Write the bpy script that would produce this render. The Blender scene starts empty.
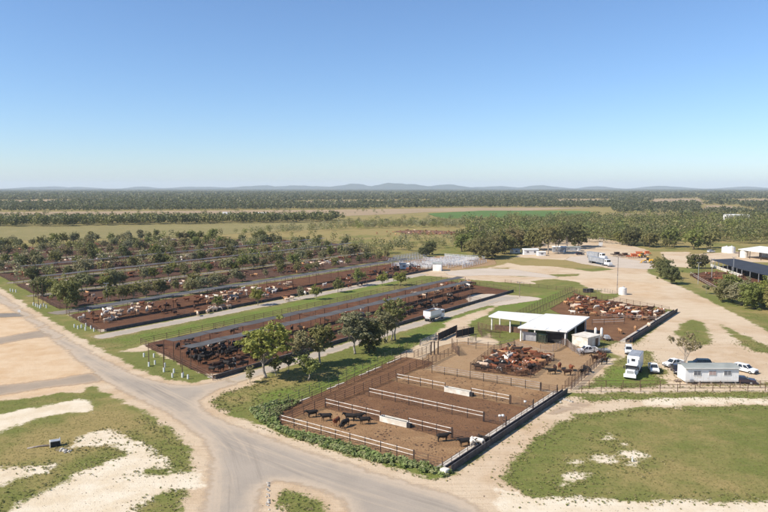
import bpy, bmesh, math, random
import numpy as np
from mathutils import Vector, Matrix, geometry
random.seed(7); RNG = np.random.default_rng(7)
SC = bpy.context.scene
COL = SC.collection
R = math.radians

# ------------------------------------------------------------------ camera
CAM_H = 40.0; FPX = 680.0; CX = 384.0; CY = 256.0; YH = 187.5      # focal length and horizon in units of a 768x512 frame
PITCH = math.atan((CY - YH) / FPX)
cam_data = bpy.data.cameras.new('camera'); cam = bpy.data.objects.new('camera', cam_data); COL.objects.link(cam)
cam.location = (0, 0, CAM_H); cam.rotation_euler = (math.pi / 2 - PITCH, 0, 0)
cam_data.sensor_fit = 'HORIZONTAL'; cam_data.sensor_width = 36; cam_data.lens = FPX / 768 * 36
cam_data.clip_start = 0.5; cam_data.clip_end = 90000
SC.camera = cam

# ------------------------------------------------------------------ sky, sun, exposure
SUN_EL = R(42)
SUN_AZ = Vector((-0.93, -0.36)).normalized()           # where the sun stands (ground plan)
world = bpy.data.worlds.new('World'); SC.world = world; world.use_nodes = True
wn = world.node_tree; wn.nodes.clear()
sky = wn.nodes.new('ShaderNodeTexSky'); sky.sky_type = 'NISHITA'; sky.sun_disc = False
sky.sun_elevation = SUN_EL; sky.sun_rotation = math.atan2(SUN_AZ.x, SUN_AZ.y)
sky.altitude = 600; sky.air_density = 1.0; sky.dust_density = 0.5; sky.ozone_density = 7.5
bg = wn.nodes.new('ShaderNodeBackground'); bg.inputs['Strength'].default_value = 0.102
wo = wn.nodes.new('ShaderNodeOutputWorld')
wn.links.new(sky.outputs[0], bg.inputs[0]); wn.links.new(bg.outputs[0], wo.inputs[0])
sun_data = bpy.data.lights.new('sun', 'SUN'); sun = bpy.data.objects.new('sun', sun_data); COL.objects.link(sun)
sun_data.energy = 4.2; sun_data.angle = R(0.55); sun_data.color = (1.0, 0.93, 0.82)
sd = Vector((SUN_AZ.x * math.cos(SUN_EL), SUN_AZ.y * math.cos(SUN_EL), math.sin(SUN_EL)))
sun.rotation_euler = (-sd).to_track_quat('-Z', 'Y').to_euler(); sun.location = (-60, -40, 120)
SC.view_settings.view_transform = 'Standard'; SC.view_settings.look = 'None'
SC.view_settings.exposure = 0.66; SC.view_settings.gamma = 1.0
SC.render.engine = 'CYCLES'
SC.cycles.max_bounces = 6; SC.cycles.transparent_max_bounces = 12; SC.cycles.volume_bounces = 1
SC.cycles.use_denoising = True
SC.render.film_transparent = False

# ------------------------------------------------------------------ plan coordinates
def P(x, y, z=0.0):
    """point at height z seen at frame position x, y (768x512)"""
    a = (x - CX) / FPX; b = -(y - CY) / FPX; c, s = math.cos(PITCH), math.sin(PITCH)
    d = (a, c + b * s, -s + b * c); k = (z - CAM_H) / d[2]
    return Vector((d[0] * k, d[1] * k, z))
_d = P(870, YH + 1e-3); U = Vector((_d.x, _d.y)).normalized(); V = Vector((U.y, -U.x))
ANG = math.atan2(U.y, U.x)
def W(s, t, z=0.0):
    """feedlot grid: s along the pen rows, t across them"""
    return Vector((s * U.x + t * V.x, s * U.y + t * V.y, z))
def ST(p): return (p.x * U.x + p.y * U.y, p.x * V.x + p.y * V.y)
def Zr(ox, oy, k, pts): return [(ox + a / k, oy + b / k) for a, b in pts]
def PX(pts, z=0.0): return [P(a, b, z) for a, b in pts]

# ------------------------------------------------------------------ mesh helpers
class MB:
    def __init__(self): self.v = []; self.f = []
    def quad(self, *p):
        n = len(self.v); self.v += [tuple(q) for q in p]; self.f.append(tuple(range(n, n + len(p))))
    def box(self, c, s, rz=0.0, taper=1.0, tx=None):
        """box, centre c, size s, rz turn, top scaled by taper"""
        n = len(self.v); co, si = math.cos(rz), math.sin(rz)
        tx = taper if tx is None else tx
        for k in (-1, 1):
            fx = tx if k > 0 else 1.0; fy = taper if k > 0 else 1.0
            for (a, b) in ((-1, -1), (1, -1), (1, 1), (-1, 1)):
                x = a * s[0] / 2 * fx; y = b * s[1] / 2 * fy
                self.v.append((c[0] + x * co - y * si, c[1] + x * si + y * co, c[2] + k * s[2] / 2))
        for q in ((3, 2, 1, 0), (4, 5, 6, 7), (0, 1, 5, 4), (1, 2, 6, 5), (2, 3, 7, 6), (3, 0, 4, 7)):
            self.f.append(tuple(n + i for i in q))
    def tube(self, pts, rad, n=6, caps=True):
        pts = [Vector(p) for p in pts]; base = len(self.v); m = len(pts)
        ref = Vector((0.31, 0.17, 0.93))
        for i, p in enumerate(pts):
            d = (pts[min(i + 1, m - 1)] - pts[max(i - 1, 0)])
            d = d.normalized() if d.length > 1e-9 else Vector((0, 0, 1))
            a = d.cross(ref if abs(d.dot(ref)) < 0.95 else Vector((1, 0, 0))).normalized(); b = d.cross(a)
            r = rad[i] if hasattr(rad, '__len__') else rad
            for k in range(n):
                t = 2 * math.pi * k / n
                self.v.append(tuple(p + a * (r * math.cos(t)) + b * (r * math.sin(t))))
        for i in range(m - 1):
            for k in range(n):
                q = (k + 1) % n
                self.f.append((base + i * n + k, base + i * n + q, base + (i + 1) * n + q, base + (i + 1) * n + k))
        if caps:
            self.f.append(tuple(base + k for k in reversed(range(n)))); self.f.append(tuple(base + (m - 1) * n + k for k in range(n)))
    def prism(self, poly, z0, z1):
        n = len(self.v); m = len(poly)
        for z in (z0, z1):
            for p in poly: self.v.append((p[0], p[1], z))
        self.f.append(tuple(n + i for i in reversed(range(m)))); self.f.append(tuple(n + m + i for i in range(m)))
        for i in range(m): j = (i + 1) % m; self.f.append((n + i, n + j, n + m + j, n + m + i))
    def profile(self, poly, y0, y1, x_of=None):
        """side profile (x,z) swept along y"""
        n = len(self.v); m = len(poly)
        for y in (y0, y1):
            for p in poly: self.v.append((p[0], y, p[1]))
        self.f.append(tuple(n + i for i in range(m))); self.f.append(tuple(n + m + i for i in reversed(range(m))))
        for i in range(m): j = (i + 1) % m; self.f.append((n + j, n + i, n + m + i, n + m + j))
    def mesh(self, name, mat, smooth=False, bevel=0.0):
        me = bpy.data.meshes.new(name); me.from_pydata(self.v, [], self.f)
        bm = bmesh.new(); bm.from_mesh(me)
        if bevel:
            bmesh.ops.bevel(bm, geom=bm.edges[:], offset=bevel, segments=1, affect='EDGES', clamp_overlap=True)
        bmesh.ops.recalc_face_normals(bm, faces=bm.faces[:]); bm.to_mesh(me); bm.free()
        if mat is not None: me.materials.append(mat)
        if smooth: me.polygons.foreach_set('use_smooth', [True] * len(me.polygons))
        return me
    def build(self, name, mat, parent=None, smooth=False, bevel=0.0, loc=None, rz=0.0):
        o = bpy.data.objects.new(name, self.mesh(name, mat, smooth, bevel)); COL.objects.link(o)
        if parent: o.parent = parent
        if loc is not None: o.location = loc
        o.rotation_euler.z = rz
        return o
def npmesh(name, co, faces_n, mat, smooth=False):
    """mesh from arrays: co (N,3); faces all with faces_n corners in order"""
    me = bpy.data.meshes.new(name); co = np.asarray(co, dtype=np.float32).reshape(-1, 3); n = len(co); k = n // faces_n
    me.vertices.add(n); me.vertices.foreach_set('co', co.ravel())
    me.loops.add(n); me.loops.foreach_set('vertex_index', np.arange(n, dtype=np.int32))
    me.polygons.add(k); me.polygons.foreach_set('loop_start', np.arange(0, n, faces_n, dtype=np.int32))
    me.polygons.foreach_set('loop_total', np.full(k, faces_n, dtype=np.int32))
    if smooth: me.polygons.foreach_set('use_smooth', np.ones(k, dtype=bool))
    me.update(calc_edges=True); me.validate()
    if mat: me.materials.append(mat)
    return me
def gridmesh(name, xs, ys, Z, mat, smooth=False):
    nx, ny = len(xs), len(ys)
    X, Y = np.meshgrid(xs, ys); co = np.stack([X, Y, Z], -1).reshape(-1, 3).astype(np.float32)
    i = np.arange(nx - 1)[None, :] + np.arange(ny - 1)[:, None] * nx
    q = np.stack([i, i + 1, i + nx + 1, i + nx], -1).reshape(-1).astype(np.int32); k = len(q) // 4
    me = bpy.data.meshes.new(name); me.vertices.add(nx * ny); me.vertices.foreach_set('co', co.ravel())
    me.loops.add(len(q)); me.loops.foreach_set('vertex_index', q)
    me.polygons.add(k); me.polygons.foreach_set('loop_start', np.arange(0, 4 * k, 4, dtype=np.int32)); me.polygons.foreach_set('loop_total', np.full(k, 4, dtype=np.int32))
    if smooth: me.polygons.foreach_set('use_smooth', np.ones(k, dtype=bool))
    me.update(calc_edges=True); me.materials.append(mat)
    return me, co
def link(name, me, parent=None, loc=None, rz=0.0, scale=None):
    o = bpy.data.objects.new(name, me); COL.objects.link(o)
    if parent: o.parent = parent
    if loc is not None: o.location = loc
    o.rotation_euler.z = rz
    if scale is not None: o.scale = scale
    return o
def tag(o, label=None, cat=None, group=None, kind=None):
    if label: o['label'] = label
    if cat: o['category'] = cat
    if group: o['group'] = group
    if kind: o['kind'] = kind
    return o
def empty(name, loc=(0, 0, 0), rz=0.0):
    o = bpy.data.objects.new(name, None); COL.objects.link(o); o.location = loc; o.rotation_euler.z = rz
    o.empty_display_size = 0.3
    return o
def copy_tree(o, parent=None):
    c = o.copy(); COL.objects.link(c); c.parent = parent
    for ch in list(o.children): copy_tree(ch, c)
    return c

# ------------------------------------------------------------------ materials
def nt(name):
    m = bpy.data.materials.new(name); m.use_nodes = True; t = m.node_tree; t.nodes.clear()
    return m, t
class N:
    """tiny node-graph writer"""
    def __init__(self, t): self.t = t
    def new(self, typ, **kw):
        n = self.t.nodes.new(typ)
        for k, v in kw.items(): setattr(n, k, v)
        return n
    def set(self, sock, v):
        if isinstance(v, bpy.types.NodeSocket): self.t.links.new(v, sock)
        elif isinstance(v, (tuple, list)) and len(v) == 3 and sock.type == 'RGBA': sock.default_value = (*v, 1)
        else: sock.default_value = v
    def pos(self): return self.new('ShaderNodeNewGeometry').outputs['Position']
    def noise(self, vec, scale, detail=3.0, rough=0.55):
        n = self.new('ShaderNodeTexNoise'); self.set(n.inputs['Vector'], vec); n.inputs['Scale'].default_value = scale
        n.inputs['Detail'].default_value = detail; n.inputs['Roughness'].default_value = rough
        return n.outputs['Fac']
    def math(self, op, a, b=0.0, c=0.0):
        n = self.new('ShaderNodeMath', operation=op)
        for i, v in enumerate((a, b, c)): self.set(n.inputs[i], v)
        return n.outputs[0]
    def rng(self, v, a, b, c=0.0, d=1.0, smooth=True):
        n = self.new('ShaderNodeMapRange', interpolation_type='SMOOTHSTEP' if smooth else 'LINEAR')
        for i, q in enumerate((v, a, b, c, d)): self.set(n.inputs[i], q)
        return n.outputs[0]
    def mix(self, f, a, b, mode='MIX'):
        n = self.new('ShaderNodeMix', data_type='RGBA', blend_type=mode)
        self.set(n.inputs[0], f); self.set(n.inputs[6], a); self.set(n.inputs[7], b)
        return n.outputs[2]
    def attr(self, name): return self.new('ShaderNodeAttribute', attribute_name=name).outputs['Fac']
    def scale(self, vec, s):
        n = self.new('ShaderNodeMapping'); self.set(n.inputs['Vector'], vec); n.inputs['Scale'].default_value = s
        return n.outputs[0]
    def turn(self, vec, rz, s=(1, 1, 1)):
        n = self.new('ShaderNodeMapping'); self.set(n.inputs['Vector'], vec); n.inputs['Rotation'].default_value = (0, 0, rz); n.inputs['Scale'].default_value = s
        return n.outputs[0]
    def bump(self, h, strength=0.5, dist=0.1):
        n = self.new('ShaderNodeBump'); n.inputs['Strength'].default_value = strength; n.inputs['Distance'].default_value = dist
        self.set(n.inputs['Height'], h); return n.outputs[0]
    def out(self, col, rough=0.85, spec=0.2, metal=0.0, bump=None, alpha=None):
        b = self.new('ShaderNodeBsdfPrincipled'); self.set(b.inputs['Base Color'], col); self.set(b.inputs['Roughness'], rough)
        b.inputs['Specular IOR Level'].default_value = spec; b.inputs['Metallic'].default_value = metal
        if bump is not None: self.set(b.inputs['Normal'], bump)
        if alpha is not None: self.set(b.inputs['Alpha'], alpha)
        o = self.new('ShaderNodeOutputMaterial'); self.t.links.new(b.outputs[0], o.inputs[0])
def simple(name, col, col2=None, rough=0.7, scale=2.0, spec=0.3, metal=0.0, bump=0.0, wear=None):
    m, t = nt(name); g = N(t); p = g.pos()
    n = g.noise(p, scale, 4.0); c2 = col2 or tuple(x * 0.72 for x in col)
    c = g.mix(g.rng(n, 0.35, 0.65), c2, col)
    if wear: c = g.mix(g.rng(g.noise(p, scale * 3.1, 5.0, 0.7), 0.56, 0.68), c, wear)
    g.out(c, rough, spec, metal, g.bump(g.noise(p, scale * 8, 3), bump, 0.02) if bump else None)
    return m
M = {}
M['rust'] = simple('rusty_steel', (0.15, 0.08, 0.05), (0.09, 0.055, 0.04), 0.75, 1.5)
M['dark_rust'] = simple('dark_steel', (0.075, 0.05, 0.04), (0.04, 0.03, 0.028), 0.7, 1.5)
M['white_pipe'] = simple('white_painted_pipe', (0.74, 0.70, 0.64), (0.55, 0.47, 0.40), 0.55, 1.2, wear=(0.3, 0.17, 0.1))
M['galv'] = simple('galvanised_steel', (0.50, 0.50, 0.50), (0.36, 0.36, 0.37), 0.45, 1.4, 0.4, 0.4)
M['galv_light'] = simple('bright_galvanised_rail', (0.66, 0.67, 0.68), (0.5, 0.51, 0.53), 0.5, 1.4)
M['dark_roof'] = simple('dark_shade_roof', (0.045, 0.046, 0.052), (0.03, 0.03, 0.034), 0.7, 0.3)
M['grey_pipe'] = simple('weathered_pipe', (0.36, 0.31, 0.27), (0.22, 0.16, 0.13), 0.65, 1.3)
M['green_post'] = simple('dull_green_post', (0.09, 0.11, 0.07), (0.06, 0.065, 0.05), 0.7, 1.6)
M['concrete'] = simple('old_concrete', (0.55, 0.50, 0.43), (0.40, 0.34, 0.27), 0.85, 0.9, bump=0.3, wear=(0.3, 0.24, 0.18))
M['pale_concrete'] = simple('pale_concrete', (0.70, 0.66, 0.58), (0.55, 0.49, 0.40), 0.85, 0.9, bump=0.3)
M['dark_bunk'] = simple('dark_rubber_belting', (0.085, 0.08, 0.085), (0.05, 0.047, 0.05), 0.75, 0.7, bump=0.3, wear=(0.14, 0.11, 0.09))
M['feed'] = simple('fermented_feed', (0.16, 0.10, 0.05), (0.09, 0.055, 0.03), 0.95, 3.0, bump=0.8)
M['roof_white'] = simple('white_roof_sheet', (0.80, 0.79, 0.75), (0.72, 0.69, 0.62), 0.5, 0.22)
M['wall_white'] = simple('white_wall_panel', (0.82, 0.81, 0.79), (0.75, 0.73, 0.69), 0.6, 0.3, wear=(0.68, 0.63, 0.56))
M['trim_white'] = simple('white_trim', (0.78, 0.76, 0.72), (0.66, 0.63, 0.58), 0.55, 0.8)
M['roof_grey'] = simple('grey_green_roof_sheet', (0.33, 0.34, 0.30), (0.26, 0.27, 0.24), 0.5, 0.3)
M['dark_panel'] = simple('dark_panel', (0.035, 0.033, 0.032), (0.022, 0.02, 0.02), 0.8, 0.8)
M['shade_cloth'] = simple('grey_shade_cloth', (0.105, 0.10, 0.097), (0.075, 0.072, 0.07), 0.85, 0.25)
M['black_sheet'] = simple('black_plastic_sheet', (0.03, 0.033, 0.042), (0.018, 0.019, 0.024), 0.55, 0.1, 0.4, bump=0.5)
M['glass'] = simple('dark_glass', (0.03, 0.035, 0.04), (0.02, 0.022, 0.026), 0.12, 0.5, 0.6)
M['pane_grey'] = simple('grey_window_glass', (0.20, 0.20, 0.21), (0.13, 0.13, 0.15), 0.15, 0.8, 0.5)
M['curtain'] = simple('pink_blind', (0.50, 0.37, 0.34), (0.44, 0.33, 0.30), 0.7, 0.8)
M['white_paint'] = simple('white_vehicle_paint', (0.80, 0.80, 0.79), (0.75, 0.74, 0.72), 0.3, 0.6, 0.5)
M['dark_paint'] = simple('dark_vehicle_paint', (0.035, 0.028, 0.045), (0.028, 0.022, 0.035), 0.25, 0.6, 0.5)
M['green_paint'] = simple('dark_green_paint', (0.02, 0.045, 0.04), (0.015, 0.03, 0.028), 0.35, 0.6, 0.5)
M['grey_paint'] = simple('grey_machine_paint', (0.33, 0.34, 0.36), (0.24, 0.25, 0.26), 0.5, 0.8)
M['yellow_paint'] = simple('yellow_machine_paint', (0.72, 0.40, 0.03), (0.55, 0.30, 0.03), 0.45, 0.9)
M['orange_paint'] = simple('orange_machine_paint', (0.62, 0.17, 0.06), (0.48, 0.13, 0.05), 0.5, 0.9)
M['rubber'] = simple('tyre_rubber', (0.028, 0.027, 0.026), (0.02, 0.02, 0.02), 0.9, 2.0)
M['rim'] = simple('wheel_rim', (0.5, 0.5, 0.5), (0.36, 0.36, 0.36), 0.4, 2.0, 0.5, 0.5)
M['lamp_glass'] = simple('lamp_glass', (0.75, 0.75, 0.72), (0.65, 0.65, 0.62), 0.15, 2.0, 0.5)
M['tail_lamp'] = simple('red_lamp', (0.35, 0.02, 0.02), None, 0.3, 2.0, 0.5)
M['drum_white'] = simple('white_painted_drum', (0.76, 0.76, 0.73), (0.64, 0.63, 0.58), 0.5, 1.6)
M['bark'] = simple('pale_gum_bark', (0.42, 0.37, 0.31), (0.20, 0.16, 0.13), 0.9, 1.1, bump=0.5)
M['dark_bark'] = simple('dark_bark', (0.14, 0.105, 0.08), (0.08, 0.06, 0.05), 0.9, 1.4, bump=0.5)
M['rock'] = simple('pale_rock', (0.50, 0.46, 0.40), (0.30, 0.27, 0.23), 0.9, 1.6, bump=0.6)
M['timber'] = simple('weathered_timber', (0.26, 0.20, 0.15), (0.16, 0.12, 0.09), 0.85, 1.2)
M['saddle'] = simple('saddle_leather', (0.10, 0.05, 0.025), None, 0.6, 3.0)

# ------------------------------------------------------------------ the ground: one sheet to the horizon
def sdf(poly, X, Y, far=14.0):
    """signed distance (m), positive inside, to a polygon of Vectors"""
    px = np.array([p[0] for p in poly]); py = np.array([p[1] for p in poly])
    out = np.full(X.shape, -far, dtype=np.float64)
    sel = (X > px.min() - far) & (X < px.max() + far) & (Y > py.min() - far) & (Y < py.max() + far)
    if not sel.any(): return out
    x = X[sel]; y = Y[sel]; d2 = np.full(x.shape, 1e18); ins = np.zeros(x.shape, bool)
    n = len(px)
    for i in range(n):
        ax, ay, bx, by = px[i], py[i], px[(i + 1) % n], py[(i + 1) % n]
        ex, ey = bx - ax, by - ay; L = ex * ex + ey * ey + 1e-12
        t = np.clip(((x - ax) * ex + (y - ay) * ey) / L, 0, 1)
        d2 = np.minimum(d2, (x - ax - t * ex) ** 2 + (y - ay - t * ey) ** 2)
        c = ((ay > y) != (by > y)) & (x < (bx - ax) * (y - ay) / (by - ay + 1e-12) + ax); ins ^= c
    d = np.sqrt(d2); out[sel] = np.clip(np.where(ins, d, -d), -far, far)
    return out
def inpoly(poly, X, Y): return sdf(poly, np.asarray(X, float), np.asarray(Y, float)) > 0

MAIN_ROAD = [(-25, 277), (0, 291), (30, 311), (60, 331), (100, 354), (130, 370), (160, 381), (190, 385), (212, 381), (232, 375),
    (262, 374), (244, 384), (220, 391), (204, 400), (207, 408), (222, 416), (245, 426), (290, 442), (330, 455), (380, 470), (425, 483), (455, 492), (480, 503), (510, 525),
    (520, 590), (350, 590), (341, 515), (331, 501), (315, 492), (290, 486), (274, 483), (268, 492), (267, 515), (264, 590), (180, 590), (192, 505), (203, 485), (204, 465), (199, 445),
    (185, 430), (160, 414), (130, 399), (112, 390), (95, 379), (75, 362), (45, 338), (20, 318), (0, 305), (-25, 290)]
left = lambda pts: Zr(0, 370, 3.606, pts)
PALE = [left([(0, 160), (150, 130), (290, 105), (345, 130), (330, 150), (200, 160), (100, 185), (0, 225), (-90, 250), (-90, 190)]),
    left([(-90, 365), (0, 350), (190, 340), (170, 360), (60, 395), (0, 420), (-90, 450)]),
    left([(265, 275), (300, 230), (400, 212), (470, 240), (530, 270), (560, 300), (620, 345), (640, 370), (720, 365), (735, 420), (640, 430), (560, 460), (490, 490), (470, 600), (0, 620), (-60, 600), (35, 512), (60, 480), (150, 440), (210, 420), (250, 380), (330, 350), (400, 330), (470, 290), (400, 270), (330, 275)]),
    [(498, 490), (530, 496), (600, 501), (800, 500), (800, 600), (500, 600)],
    [(640, 399), (700, 397.5), (790, 398), (790, 403), (700, 404), (640, 406)]]
PALE_CUT = [left([(480, 372), (540, 355), (612, 360), (600, 376), (520, 380)]), left([(340, 310), (450, 300), (440, 318), (345, 340)]), left([(330, 262), (380, 262), (470, 262), (440, 275), (360, 275)])]
TAN = [[(-40, 280), (0, 297), (25, 318), (62, 348), (104, 379), (80, 392), (60, 393), (30, 398), (-60, 404)],
    [(428, 486), (456, 472), (505, 438), (566, 396), (600, 398), (800, 397), (800, 404), (640, 408), (580, 414), (540, 435), (512, 462), (503, 477), (515, 490), (540, 500), (500, 540), (440, 540)],
    [(395, 356), (432, 337), (447, 325), (470, 322), (470, 340), (490, 334), (500, 346), (560, 340), (566, 345), (606, 350), (612, 366), (588, 386), (566, 392), (540, 391), (430, 378), (405, 366)],
    [(560, 394), (690, 392), (800, 391), (800, 385), (690, 386), (596, 388), (572, 388)],
    [(600, 352), (625, 338), (636, 345), (676, 311), (650, 306), (612, 303), (600, 290), (572, 287), (500, 282), (430, 276), (385, 271), (385, 267), (430, 268), (470, 272), (505, 264), (520, 254), (545, 240), (600, 237), (648, 250), (648, 273), (690, 291), (768, 331), (800, 345), (800, 380), (740, 384), (682, 386), (668, 372), (650, 362), (640, 350), (610, 362)],
    [(444, 323), (470, 314), (524, 298), (512, 306), (470, 321), (450, 329)],
    [(418, 300), (455, 289), (505, 293), (540, 298), (528, 304), (490, 300)],
    [(340, 285), (370, 276), (400, 272), (430, 268), (430, 273), (390, 279), (350, 289)],
    [(640, 381), (668, 374), (700, 384), (668, 390)], [(120, 352), (170, 338), (178, 344), (140, 352)], [(680, 255), (768, 250), (800, 262), (768, 262), (700, 262)], [(660, 252), (690, 252), (690, 268), (668, 266)]]
g8 = lambda pts: Zr(480, 210, 4.787, pts)
GREEN_CUT = [Zr(608, 300, 4.787, [(313, 150), (350, 112), (400, 95), (460, 110), (500, 185), (470, 215), (430, 220), (350, 182)]),
    Zr(608, 300, 4.787, [(540, 118), (610, 148), (690, 190), (850, 255), (850, 262), (700, 245), (620, 200)]),
    g8([(120, 250), (180, 225), (300, 235), (440, 240), (640, 285), (540, 295), (350, 270), (200, 265)]),
    g8([(240, 340), (350, 330), (470, 345), (520, 375), (400, 382), (280, 360)]),
    g8([(-40, 355), (180, 372), (330, 385), (420, 397), (380, 410), (230, 480), (100, 500), (20, 520), (100, 440), (-40, 380)]),
    g8([(-30, 280), (140, 275), (150, 298), (0, 302)]), g8([(150, 318), (300, 310), (480, 305), (470, 316), (300, 322)]),
    g8([(540, 400), (690, 400), (640, 425), (570, 432)]),
    [(612, 362), (606, 372), (592, 387), (640, 387), (668, 385), (660, 376), (645, 370), (655, 360), (650, 352), (640, 350)],
    [(604, 352), (622, 355), (628, 360), (606, 358)],
    [(660, 272), (690, 286), (730, 306), (768, 322), (800, 335), (800, 300), (740, 284), (690, 268)],
    [(575, 397.5), (640, 395.5), (800, 394.5), (800, 398), (640, 399.5), (590, 401)]]
LUSH = [[(262, 404), (300, 400), (340, 385), (400, 356), (440, 335), (430, 330), (400, 340), (330, 378), (255, 395)], [(300, 432), (450, 476), (440, 484), (330, 452), (255, 424), (262, 405)],
    [(400, 335), (470, 312), (520, 300), (560, 290), (560, 300), (500, 312), (440, 338)], [(590, 388), (612, 366), (660, 376), (668, 385)],
    [(130, 345), (165, 337), (250, 317), (400, 282), (400, 278), (280, 306), (110, 340)], [(575, 397.5), (800, 394.5), (800, 398), (590, 401)]]
DRY = [[(205, 398), (260, 378), (330, 368), (360, 356), (330, 378), (290, 392), (255, 404), (225, 408)], [(0, 440), (60, 420), (110, 395), (150, 420), (120, 440), (60, 460), (0, 470)], [(-40, 222), (335, 220), (330, 234), (180, 240), (-40, 242)],
    [(400, 276), (768, 262), (700, 250), (400, 262)], [(655, 270), (800, 330), (800, 320), (690, 272)]]
FIELD_R = [(503, 478), (512, 463), (540, 436), (580, 415), (640, 409), (800, 404), (800, 499), (600, 500), (540, 498), (512, 490)]
FIELD_SPOTS = [Zr(555, 370, 3.606, q) for q in ([(10, 405), (30, 385), (75, 370), (110, 378), (140, 376), (125, 390), (95, 392), (70, 405), (30, 418)], [(135, 315), (160, 305), (205, 318), (200, 332), (160, 332)], [(228, 300), (250, 285), (300, 296), (345, 315), (300, 320), (260, 308)], [(170, 250), (195, 230), (200, 243), (185, 255)], [(50, 348), (75, 346), (78, 352), (55, 354)], [(55, 332), (95, 328), (92, 336), (60, 338)], [(265, 338), (290, 320), (305, 332), (290, 347)], [(235, 268), (258, 266), (258, 272), (240, 273)])]

def axis(a, b, step, lim, grow, neg=None):
    v = list(np.arange(a, b + 1e-6, step)); s = step; x = b
    while x < lim: s *= grow; x += s; v.append(x)
    if neg is not None:
        s = step; x = a; w = []
        while x > neg: s *= grow; x -= s; w.append(x)
        v = w[::-1] + v
    return np.array(v)
gx = axis(-190, 210, 1.0, 30000, 1.12, -30000); gy = axis(66, 330, 1.0, 32000, 1.06, -3000)
m, t = nt('ground_dirt_and_grass'); g = N(t); p = g.pos()
nA = g.noise(p, 0.035, 3); nB = g.noise(p, 0.22, 4, 0.6); nC = g.noise(p, 1.1, 5, 0.65); nD = g.noise(p, 5.0, 3, 0.7); nE = g.noise(g.turn(p, 0.35, (0.12, 2.2, 1)), 0.9, 4, 0.65); nF = g.noise(g.turn(p, -0.75, (0.06, 2.6, 1)), 0.8, 4, 0.65)
dryness = g.math('ADD', g.math('MULTIPLY_ADD', nA, 0.9, g.math('MULTIPLY', nB, 0.7)), g.attr('dry'))
grass = g.mix(g.rng(dryness, 0.70, 1.12), (0.165, 0.178, 0.048), (0.32, 0.245, 0.10))
grass = g.mix(g.math('MULTIPLY', g.attr('lush'), g.rng(nB, 0.3, 0.6)), grass, (0.15, 0.205, 0.04))
grass = g.mix(g.rng(nC, 0.42, 0.66, 0, 0.4), grass, g.mix(0.5, grass, (0.05, 0.055, 0.02)))
grass = g.mix(g.math('MULTIPLY', g.rng(nE, 0.5, 0.7), 0.4), grass, (0.26, 0.195, 0.085))
grass = g.mix(g.rng(nD, 0.35, 0.75, 0, 0.28), grass, (0.07, 0.075, 0.025))
tan = g.mix(g.rng(nB, 0.3, 0.7), (0.48, 0.345, 0.215), (0.56, 0.43, 0.295))
tan = g.mix(g.rng(nA, 0.4, 0.6, 0, 0.6), tan, (0.62, 0.51, 0.37))
tan = g.mix(g.rng(nE, 0.45, 0.75, 0, 0.45), tan, (0.38, 0.27, 0.165))
tan = g.mix(g.rng(nD, 0.4, 0.8, 0, 0.25), tan, (0.32, 0.22, 0.13))
tan = g.mix(g.rng(nF, 0.5, 0.72, 0, 0.4), tan, (0.40, 0.29, 0.18))
tan = g.mix(g.math('MULTIPLY', g.attr('warm'), 0.5), tan, g.mix(g.rng(nB, 0.3, 0.7), (0.56, 0.36, 0.19), (0.64, 0.46, 0.28)))
pale = g.mix(g.rng(nB, 0.3, 0.7), (0.60, 0.49, 0.34), (0.69, 0.60, 0.46)); pale = g.mix(g.rng(nE, 0.45, 0.75, 0, 0.3), pale, (0.50, 0.39, 0.26))
wob = g.math('ADD', g.math('MULTIPLY', g.math('SUBTRACT', nB, 0.5), 5.0), g.math('MULTIPLY', g.math('SUBTRACT', nC, 0.5), 3.2))
wob = g.math('ADD', wob, g.math('MULTIPLY', g.math('SUBTRACT', nD, 0.5), 2.4))
c = g.mix(g.rng(g.math('ADD', g.attr('tan'), wob), -0.5, 0.4), grass, tan)
c = g.mix(g.rng(g.math('ADD', g.attr('pale'), wob), -0.5, 0.5), c, pale)
hgt = g.math('ADD', g.math('MULTIPLY', nC, 0.6), g.math('MULTIPLY', nD, 0.4))
g.out(c, 0.95, 0.05, 0, g.bump(hgt, 0.6, 0.25))
M['ground'] = m
X, Y = np.meshgrid(gx, gy)
me, co = gridmesh('ground', gx, gy, np.zeros_like(X), m)
ground = tag(link('ground', me), 'flat plain of short grass, dry pasture and bare sandy earth', None, None, 'structure')
def fields(polys, cut=(), far=14.0):
    a = np.full(X.shape, -far)
    for q in polys: a = np.maximum(a, sdf(q if isinstance(q[0], Vector) else PX(q), X, Y, far))
    for q in cut: a = np.minimum(a, -sdf(PX(q), X, Y, far))
    return a
shoulder = sdf(PX(MAIN_ROAD), X, Y) + 1.6
UNDER = [[W(80.5, -83), W(131, -86), W(126, -47), W(80.5, -47)], [W(93, -110), W(241, -110), W(252, -149), W(103, -149)], [W(106, -172), W(287, -172), W(298, -204), W(115, -204)]]
a_tan = np.maximum(np.maximum(fields(TAN, GREEN_CUT), fields(UNDER)), shoulder); a_pale = fields(PALE, PALE_CUT)
spots = np.maximum(fields(FIELD_SPOTS), -14); a_pale = np.maximum(a_pale, spots)
a_lush = np.clip(fields(LUSH) / 3 + 0.5, 0, 1); a_dry = np.clip(fields(DRY) / 6 + 0.3, 0, 1) * 0.28 + np.clip(fields([FIELD_R]) / 6, 0, 1) * 0.03
a_dry = a_dry + np.clip((Y - 300) / 250, 0, 1) * 0.24
a_warm = np.clip(fields([TAN[0]]) / 5 + 0.4, 0, 1) + np.clip(fields([[(640, 262), (700, 290), (768, 326), (768, 312), (700, 282), (660, 262)], [(560, 282), (600, 278), (660, 285), (660, 300), (600, 290)]]) / 6 + 0.4, 0, 1) * 0.5
for nme, a in (('warm', a_warm), ('tan', a_tan), ('pale', a_pale), ('lush', a_lush), ('dry', a_dry)):
    at = me.attributes.new(nme, 'FLOAT', 'POINT'); at.data.foreach_set('value', a.ravel().astype(np.float32))

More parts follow.
